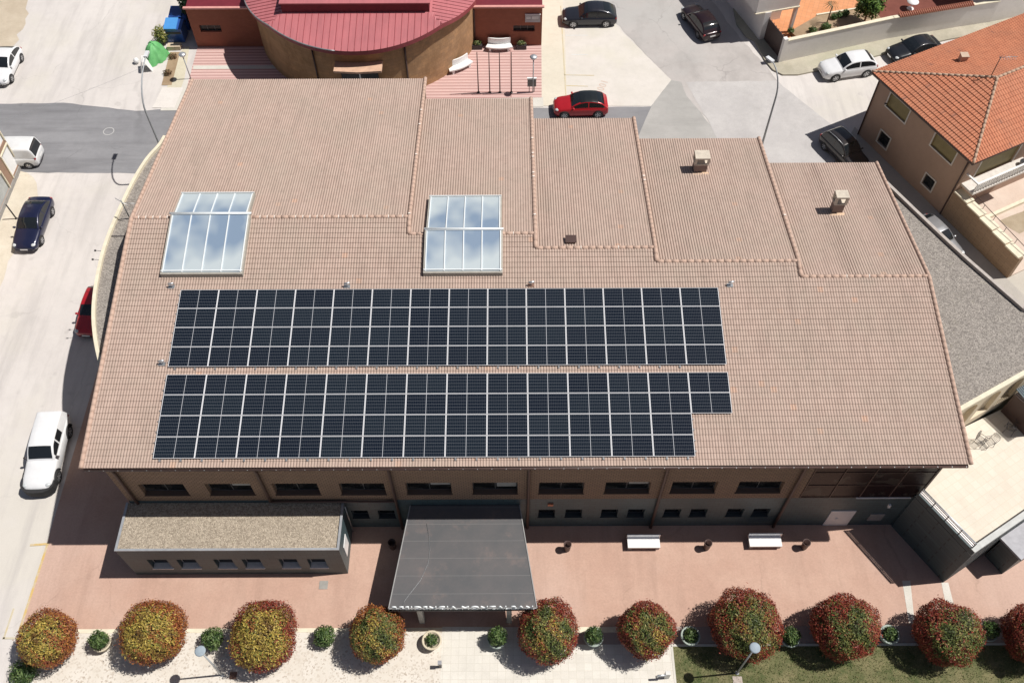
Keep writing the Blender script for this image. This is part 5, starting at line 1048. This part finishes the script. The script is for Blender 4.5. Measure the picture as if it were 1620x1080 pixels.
o = build_car('silver_car', 'silver grey car in the shaded alley half hidden by the gravel roof edge', 'car', (.35, .36, .38), 4.2, 1.75, 1.45, 2.5, ws=.75, rs=.6, metallic=.5); q = P(1502, 362, 1.2); put_c(o, (q.x-.75, q.y-.35), (4.3, -8.2))
# ================================================================== PHOTINIA TREES
YO = [(.10, .055, .015), (.16, .115, .025), (.23, .17, .035), (.33, .25, .055), (.13, .13, .03), (.22, .11, .03)]
GR = [(.035, .05, .012), (.065, .08, .022), (.10, .12, .03), (.17, .16, .045), (.075, .085, .025), (.13, .075, .03)]
REDS = [(.20, .03, .02), (.27, .05, .03), (.15, .026, .02), (.24, .09, .04)]; RUST = [(.26, .085, .03), (.34, .14, .035), (.20, .05, .025)]
def photinia(cx, cy, dia, cols, red, label, seed):
    q = P(cx, cy, 1.75); R = dia/2; o = thing('photinia_tree', label, 'tree', (q.x, q.y, 0), 0, 'clipped round photinia trees in a row')
    t_ = MB().tube([(0, 0, 0), (.03, .02, .5), (0, 0, 1.2)], [.10, .085, .06], 8); r = random.Random(seed)
    for k in range(9): a = k*.7; e = r.uniform(.3, 1.0); t_.tube([(0, 0, .55+.05*k), (R*.45*math.cos(a), R*.45*math.sin(a), 1.2+e*.5), (R*.8*math.cos(a+.2), R*.8*math.sin(a+.2), 1.3+e)], [.05, .03, .012], 5)
    t_.build('trunk', G['bark'], o, world=False)
    zc = max(1.75, R*.86+.25); cr = leaf_cloud('crown', (0, 0, zc), R, int(15000*(R/1.5)**2), .11, [tuple(x*(1.45 if cols is YO else 1.2) for x in c) for c in cols], o, seed, (1+.05*math.sin(seed*7), 1-.04*math.sin(seed*3), .93), lump=.12, hollow=.80, red=red, world=False)
    MB().blob((0, 0, zc), R*.76, R*.76, R*.70, 0, 9, 16, .10).build('dark_fill', G['crown_core'], o, world=False)  # solid dark blob added inside the crown to block see-through
    return o
S_ = 1/29.2
for i, (cx, cy, d_, cols, red, lb) in enumerate([
    (75, 1009, 84, YO, (RUST, .42), 'rust and olive round photinia at the left end of the row'),
    (243, 999, 100, YO, (RUST, .38), 'large yellow rust round photinia between the first two small green potted shrubs'),
    (417, 1004, 104, YO, (REDS, .28), 'yellow olive round photinia beside the left street lamp'),
    (597, 1002, 90, GR+YO[2:5], (RUST, .38), 'olive green round photinia by the left front corner of the entrance canopy'),
    (866, 997, 96, GR+YO[2:4], (REDS, .48), 'green topped photinia with red skirt by the right front corner of the entrance canopy'),
    (1022, 996, 88, GR+YO[1:4], (REDS, .50), 'smallest red and green photinia standing over the white tiled path'),
    (1180, 988, 107, GR+YO[1:3], (REDS, .50), 'large red green photinia behind the lamp post on the lawn edge'),
    (1337, 992, 101, GR, (REDS, .72), 'reddest large round photinia, right of the lamp post on the lawn'),
    (1500, 1001, 97, GR, (REDS, .60), 'wide red and green photinia, last whole one in the row on the right'),
    (1640, 1003, 96, GR, (REDS, .75), 'red photinia cut by the right edge of the photo')]): photinia(cx, cy, d_*S_, cols, red, lb, 100+i)
# green shrubs, some in round pots
SG = [(.02, .045, .012), (.045, .085, .022), (.08, .13, .035), (.12, .17, .06)]
POTC = plain('beige_pot', (.60, .53, .40), .7); POTG = plain('grey_green_pot', (.36, .42, .38), .6, .15, 6)
def potted(px, py, pr_, pot, fr_, fz, label, i, pm):
    q = P(px, py); o = thing('potted_shrub', label, 'potted shrub', (q.x, q.y, 0), 0, 'small green shrubs between the photinias')
    if pot: MB().lathe([(pr_*.62, 0), (pr_*.72, .05), (pr_*.95, .35), (pr_, .50), (pr_*1.06, .52), (pr_*1.06, .58), (pr_*.88, .58), (pr_*.86, .46), (0, .46)], 26).build('pot', pm, o, world=False)
    MB().tube([(0, 0, .1), (0, 0, fz)], .04, 6).build('stem', G['bark'], o, world=False)
    leaf_cloud('foliage', (0, 0, fz), fr_, int(1500*(fr_/.5)**2), .12, SG, o, 300+i, (1, 1, .9), hollow=.4, lump=.2, world=False); MB().blob((0, 0, fz-.05), fr_*.6, fr_*.6, fr_*.5, 0, 7, 12, .12).build('dark_fill', plain('shrub_core', (.02, .03, .012), .9), o, world=False)  # the dark blob is added filler behind the leaves, not real branches
for i, (px, py, pot, fr_, fz, lb, pm) in enumerate([
    (166, 1020, .50, .52, .95, 'small green shrub in a beige pot between the two leftmost photinias', POTC),
    (341, 1016, 0, .62, .75, 'small dark green bush directly behind the left street lamp', POTC),
    (516, 1012, 0, .60, .70, 'small dark green bush between the third photinia and the canopy', POTC),
    (684, 1017, .55, .36, .55, 'wide beige bowl with a low sparse plant below the canopy left column', POTC),
    (787, 1015, .50, .52, .95, 'green shrub in grey green pot below the canopy right column', POTG),
    (938, 1012, .50, .48, .90, 'green shrub in grey green pot between the two photinias nearest the tiled path', POTG),
    (1090, 1010, .55, .40, .62, 'round grey green pot with low green plant at the corner of the lawn', POTG),
    (1246, 1013, .50, .50, .85, 'green shrub in pot in the shade between the two largest red photinias', POTG),
    (1402, 1008, .50, .40, .72, 'white rimmed pot with green plant left of the wide right photinia', POTG),
    (1556, 1004, .50, .45, 1.05, 'upright green shrub in pot between the last two photinias on the right', POTG)]): potted(px, py, .5 if pot else 0, pot, fr_, fz, lb, i, pm)
q = P(42, 1068); o = thing('low_bush', 'low dark green bush at the bottom left corner under the first photinia', 'bush', (q.x, q.y, 0)); leaf_cloud('foliage', (0, 0, .45), .72, 1700, .16, SG, o, 401, (1, 1, .75), hollow=.2, lump=.4, world=False); MB().tube([(0, 0, 0), (0, 0, .5)], .05, 6).build('stem', G['bark'], o, world=False)
# ================================================================== STREET LAMPS
def park_lamp(px, py, h, label):
    q = P(px, py); o = thing('park_lamp', label, 'street lamp', (q.x, q.y, 0), 0, 'low park lamps along the front')
    MB().tube([(0, 0, 0), (0, 0, h-.12)], [.055, .04], 10).lathe([(.11, 0), (.11, .05), (.06, .08)], 12).build('pole', G['pole'], o, world=False)
    MB().lathe([(.08, -.12), (.20, -.09), (.27, -.03), (.27, .02), (.21, .05), (0, .06)], 24, (0, 0, h)).build('lamp_head', plain('blue_grey_lamp', (.30, .36, .41), .85), o, world=False)
park_lamp(352, 1067, 4.3, 'park lamp with blue grey round head on the pale gravel'); park_lamp(1166, 1064, 4.5, 'park lamp with pale round head on the lawn'); park_lamp(1656, 1057, 4.5, 'park lamp off the right edge, only its shadow falls on the lawn')
def tall_lamp(base, arm, h, label, reach):
    o = thing('tall_street_lamp', label, 'street lamp', (base[0], base[1], 0), 0, 'tall curved street lamps'); a = Vector((arm[0], arm[1])).normalized(); pts = [(0, 0, 0), (0, 0, h*.45), (0, 0, h*.72)]
    for k in range(1, 9): t_ = k/8; pts.append((a.x*reach*(1-math.cos(t_*1.35))/(1-math.cos(1.35)), a.y*reach*(1-math.cos(t_*1.35))/(1-math.cos(1.35)), h*.72+h*.27*math.sin(t_*1.35)))
    MB().tube(pts, [.09, .075, .065]+[.06-.003*k for k in range(8)], 10).build('pole', G['pole'], o, world=False)
    e = Vector(pts[-1]); hd_ = MB().obox((e.x+a.x*.22, e.y+a.y*.22), (a.x, a.y), .62, .26, e.z-.06, e.z+.07); hd_.build('lamp_head', plain('pale_lamp_head', (.62, .64, .66), .5), o, world=False)
tall_lamp((-25.3, 49.95), (.05, 1), 9.3, 'tall curved street lamp rising behind the left end of the big tiled roof', 2.9)
bb = P(1228, 152, 6.6); hh = P(1222, 96, 8.9)
tall_lamp((bb.x, bb.y), (hh.x-bb.x, hh.y-bb.y), 9.0, 'tall curved street lamp rising behind the right part of the tiled roof', (Vector(hh[:2])-Vector(bb[:2])).length)
# ================================================================== PLAZA FURNITURE
def slab_bench(px, py, label):
    q = P(px, py); o = thing('slab_bench', label, 'bench', (q.x, q.y, 0), 0, 'white slab benches along the front wall')
    MB().box(-.92, .92, -.30, .30, .36, .47).build('seat', G['white'], o, world=False); MB().box(-.95, .95, .30, .36, .40, .86).build('backrest', G['galv'], o, world=False)
    for s_ in (-1, 1): MB().box(s_*.8-.1, s_*.8+.1, -.24, .24, 0, .36).build('leg', plain('grey_leg', (.3, .3, .3), .6), o, world=False); MB().tube([(s_*.93, .33, .4), (s_*1.02, .33, .9)], .02, 5).build('arm_bracket', G['darkbrown'], o, world=False)
slab_bench(1017, 863, 'white slab bench left of the middle litter bin, nearer the canopy'); slab_bench(1208, 861, 'white slab bench between the two right litter bins')
def litter(px, py, label):
    q = P(px, py); o = thing('litter_bin', label, 'litter bin', (q.x, q.y, 0), 0, 'dark round litter bins')
    MB().lathe([(.15, .12), (.18, .14), (.21, .72), (.23, .74), (.23, .80), (.19, .80), (.17, .3), (0, .3)], 20).build('drum', G['darkbrown'], o, world=False); MB().tube([(0, 0, 0), (0, 0, .14)], .05, 8).lathe([(.16, 0), (.16, .02), (.05, .03)], 12).build('foot', G['dark'], o, world=False)
for px, py, lb in ((897, 869, 'dark litter bin nearest the right side of the canopy'), (1117, 867, 'dark litter bin between the two white slab benches'), (1271, 866, 'dark litter bin right of the second slab bench'), (622, 866, 'dark litter bin in the shade left of the canopy')): litter(px, py, lb)
q = P(697, 1054); o = thing('path_bollard', 'dark square bollard light at the left edge of the white path', 'bollard', (q.x, q.y, 0)); MB().box(-.07, .07, -.07, .07, 0, .65).build('post', G['dark'], o, world=False); MB().box(-.10, .10, -.10, .10, .65, .82).build('cap', plain('grey_cap', (.3, .3, .32), .4), o, world=False)
q = P(1054, 1070); o = thing('tap_post', 'pale drinking post at the right edge of the white path', 'post', (q.x, q.y, 0)); MB().prism([(-.13, -.1), (.13, -.1), (.13, .1), (-.13, .1)], 0, .78).build('post', plain('pale_steel', (.6, .6, .58), .4), o, world=False); MB().tube([(-.1, -.1, .68), (-.55, -.12, .66), (-.55, -.12, .5)], .06, 8).build('spout', G['galv'], o, world=False)
def cover(px, py, w_, label, mat, rz=0.0):
    q = P(px, py); o = MB().box(-w_/2, w_/2, -w_/2, w_/2, .012, .03).build('manhole_cover', mat); 
    o.location = (q.x, q.y, 0); o.rotation_euler = (0, 0, rz); tag(o, label, 'manhole cover')
cover(369, 1068, .38, 'small rusty square cover beside the left park lamp', G['rust']); cover(1167, 1077, .5, 'pale square cover on the lawn below the lamp', plain('pale_cover', (.42, .36, .32), .8)); cover(512, 925, .48, 'grey square cover on the pink paving right of the annex', plain('grey_cover', (.30, .29, .27), .8))
# terrace furniture
def wire_chair(px, py, rz, label, z=ZT):
    q = P(px, py, z); o = thing('wire_chair', label, 'chair', (q.x, q.y, z), rz, 'wire garden chairs on the terrace'); m_ = MB(); T_ = .014
    for k in range(7): x = -.21+k*.07; m_.tube([(x, -.2, .44), (x, .22, .44)], T_*.8, 4)
    m_.tube([(-.22, -.22, .44), (.22, -.22, .44), (.22, .22, .44), (-.22, .22, .44), (-.22, -.22, .44)], T_, 5); m_.build('seat', G['dark'], o, world=False)
    b_ = MB().tube([(-.21, .22, .44), (-.23, .30, .85), (-.12, .34, .95), (.12, .34, .95), (.23, .30, .85), (.21, .22, .44)], T_, 5)
    for k in range(5): x = -.14+k*.07; b_.tube([(x, .22, .46), (x, .33, .92)], T_*.7, 4)
    b_.tube([(-.22, .24, .62), (-.27, -.15, .64), (-.22, -.2, .44)], T_, 5).tube([(.22, .24, .62), (.27, -.15, .64), (.22, -.2, .44)], T_, 5); b_.build('backrest', G['dark'], o, world=False)
    for sx in (-1, 1):
        for sy in (-1, 1): MB().tube([(sx*.21, sy*.21, .44), (sx*.24, sy*.24, 0)], T_, 5).build('leg', G['dark'], o, world=False)
wire_chair(1547, 702, rad(40), 'wire garden chair on the terrace closest to the tiled roof corner'); wire_chair(1561, 704, rad(-70), 'wire garden chair turned the other way beside the one at the roof corner')
wire_chair(1594, 682, rad(150), 'wire garden chair in front of the blue grey awning'); wire_chair(1609, 672, rad(-30), 'wire garden chair touching the blue grey awning')
q = P(1622, 690, ZT); o = thing('terrace_awning', 'blue grey corrugated awning over a dark kiosk on the terrace, cut by the right edge', 'awning', (q.x, q.y, ZT)); rzv = math.atan2(AWd.y, AWd.x)
ux_ = Vector((AWd.x, AWd.y, 0)); uy_ = Vector((-AWd.y, AWd.x, 0)); bx_ = lambda a, b, c: tuple(ux_*a+uy_*b+Vector((0, 0, c)))
k_ = MB(); k_.prism([bx_(0, 0, 0)[:2], bx_(3, 0, 0)[:2], bx_(3, 1.9, 0)[:2], bx_(0, 1.9, 0)[:2]], 0, 1.9); k_.build('kiosk', G['darkbrown'], o, world=False)
aw_ = MB()
for k in range(24): a = k*.13; aw_.tube([bx_(a, -.25, 2.0), bx_(a, 2.0, 2.3)], .05, 6)
aw_.build('corrugated_roof', paint('blue_grey_sheet', (.25, .32, .38), 0, .5), o, world=False)
# overhead wire from the left building to the tall lamp
wr_ = MB(); a, b = Vector((-37.2, 50.2, 5.3)), Vector((-25.3, 52.5, 8.6)); tag(wr_.tube([a+(b-a)*t_+Vector((0, 0, -.9*t_*(1-t_))) for t_ in np.linspace(0, 1, 16)], .007, 4).build('overhead_wire', G['pole']), 'thin overhead wire from the left brick building to the tall street lamp', 'wire')
# two small bracket lights on the left curved wall
for px, py, lb in ((151, 397, 'upper small bracket on the curved left wing wall'), (147, 411, 'lower small bracket on the curved left wing wall')):
    q = P(px, py, 7.6); o = thing('wall_bracket', lb, 'bracket', (q.x, q.y, 7.6)); MB().tube([(.5, .05, -.1), (.02, 0, .05)], .014, 5).box(-.05, .05, -.04, .04, 0, .08).build('arm', G['dark'], o, world=False)
# grass tufts : uncountable
r = np.random.default_rng(11); N = 26000; X = r.uniform(8.7, 33, N); Y = r.uniform(9.5, 15.05, N); hgt = r.uniform(.03, .10, N); an = r.uniform(0, 6.28, N); wd_ = .02
dx, dy = np.cos(an)*wd_, np.sin(an)*wd_; lx, ly = r.normal(0, .04, (2, N)); V = np.stack([np.stack([X-dx, Y-dy, np.full(N, .012)], 1), np.stack([X+dx, Y+dy, np.full(N, .012)], 1), np.stack([X+lx, Y+ly, hgt], 1)], 1).reshape(-1, 3)
gcol = np.array([(.05, .09, .02), (.10, .13, .03), (.20, .19, .08), (.28, .25, .13)])[r.integers(0, 4, N)]*(.7+.5*r.random((N, 1))); C4 = np.concatenate([gcol, np.ones((N, 1))], 1)
tag(npmesh('grass', V, np.arange(3*N).reshape(N, 3), G['leaf'], None, col=np.repeat(C4, 3, 0)), 'short patchy green lawn grass in the lower right corner', 'grass', kind='stuff')
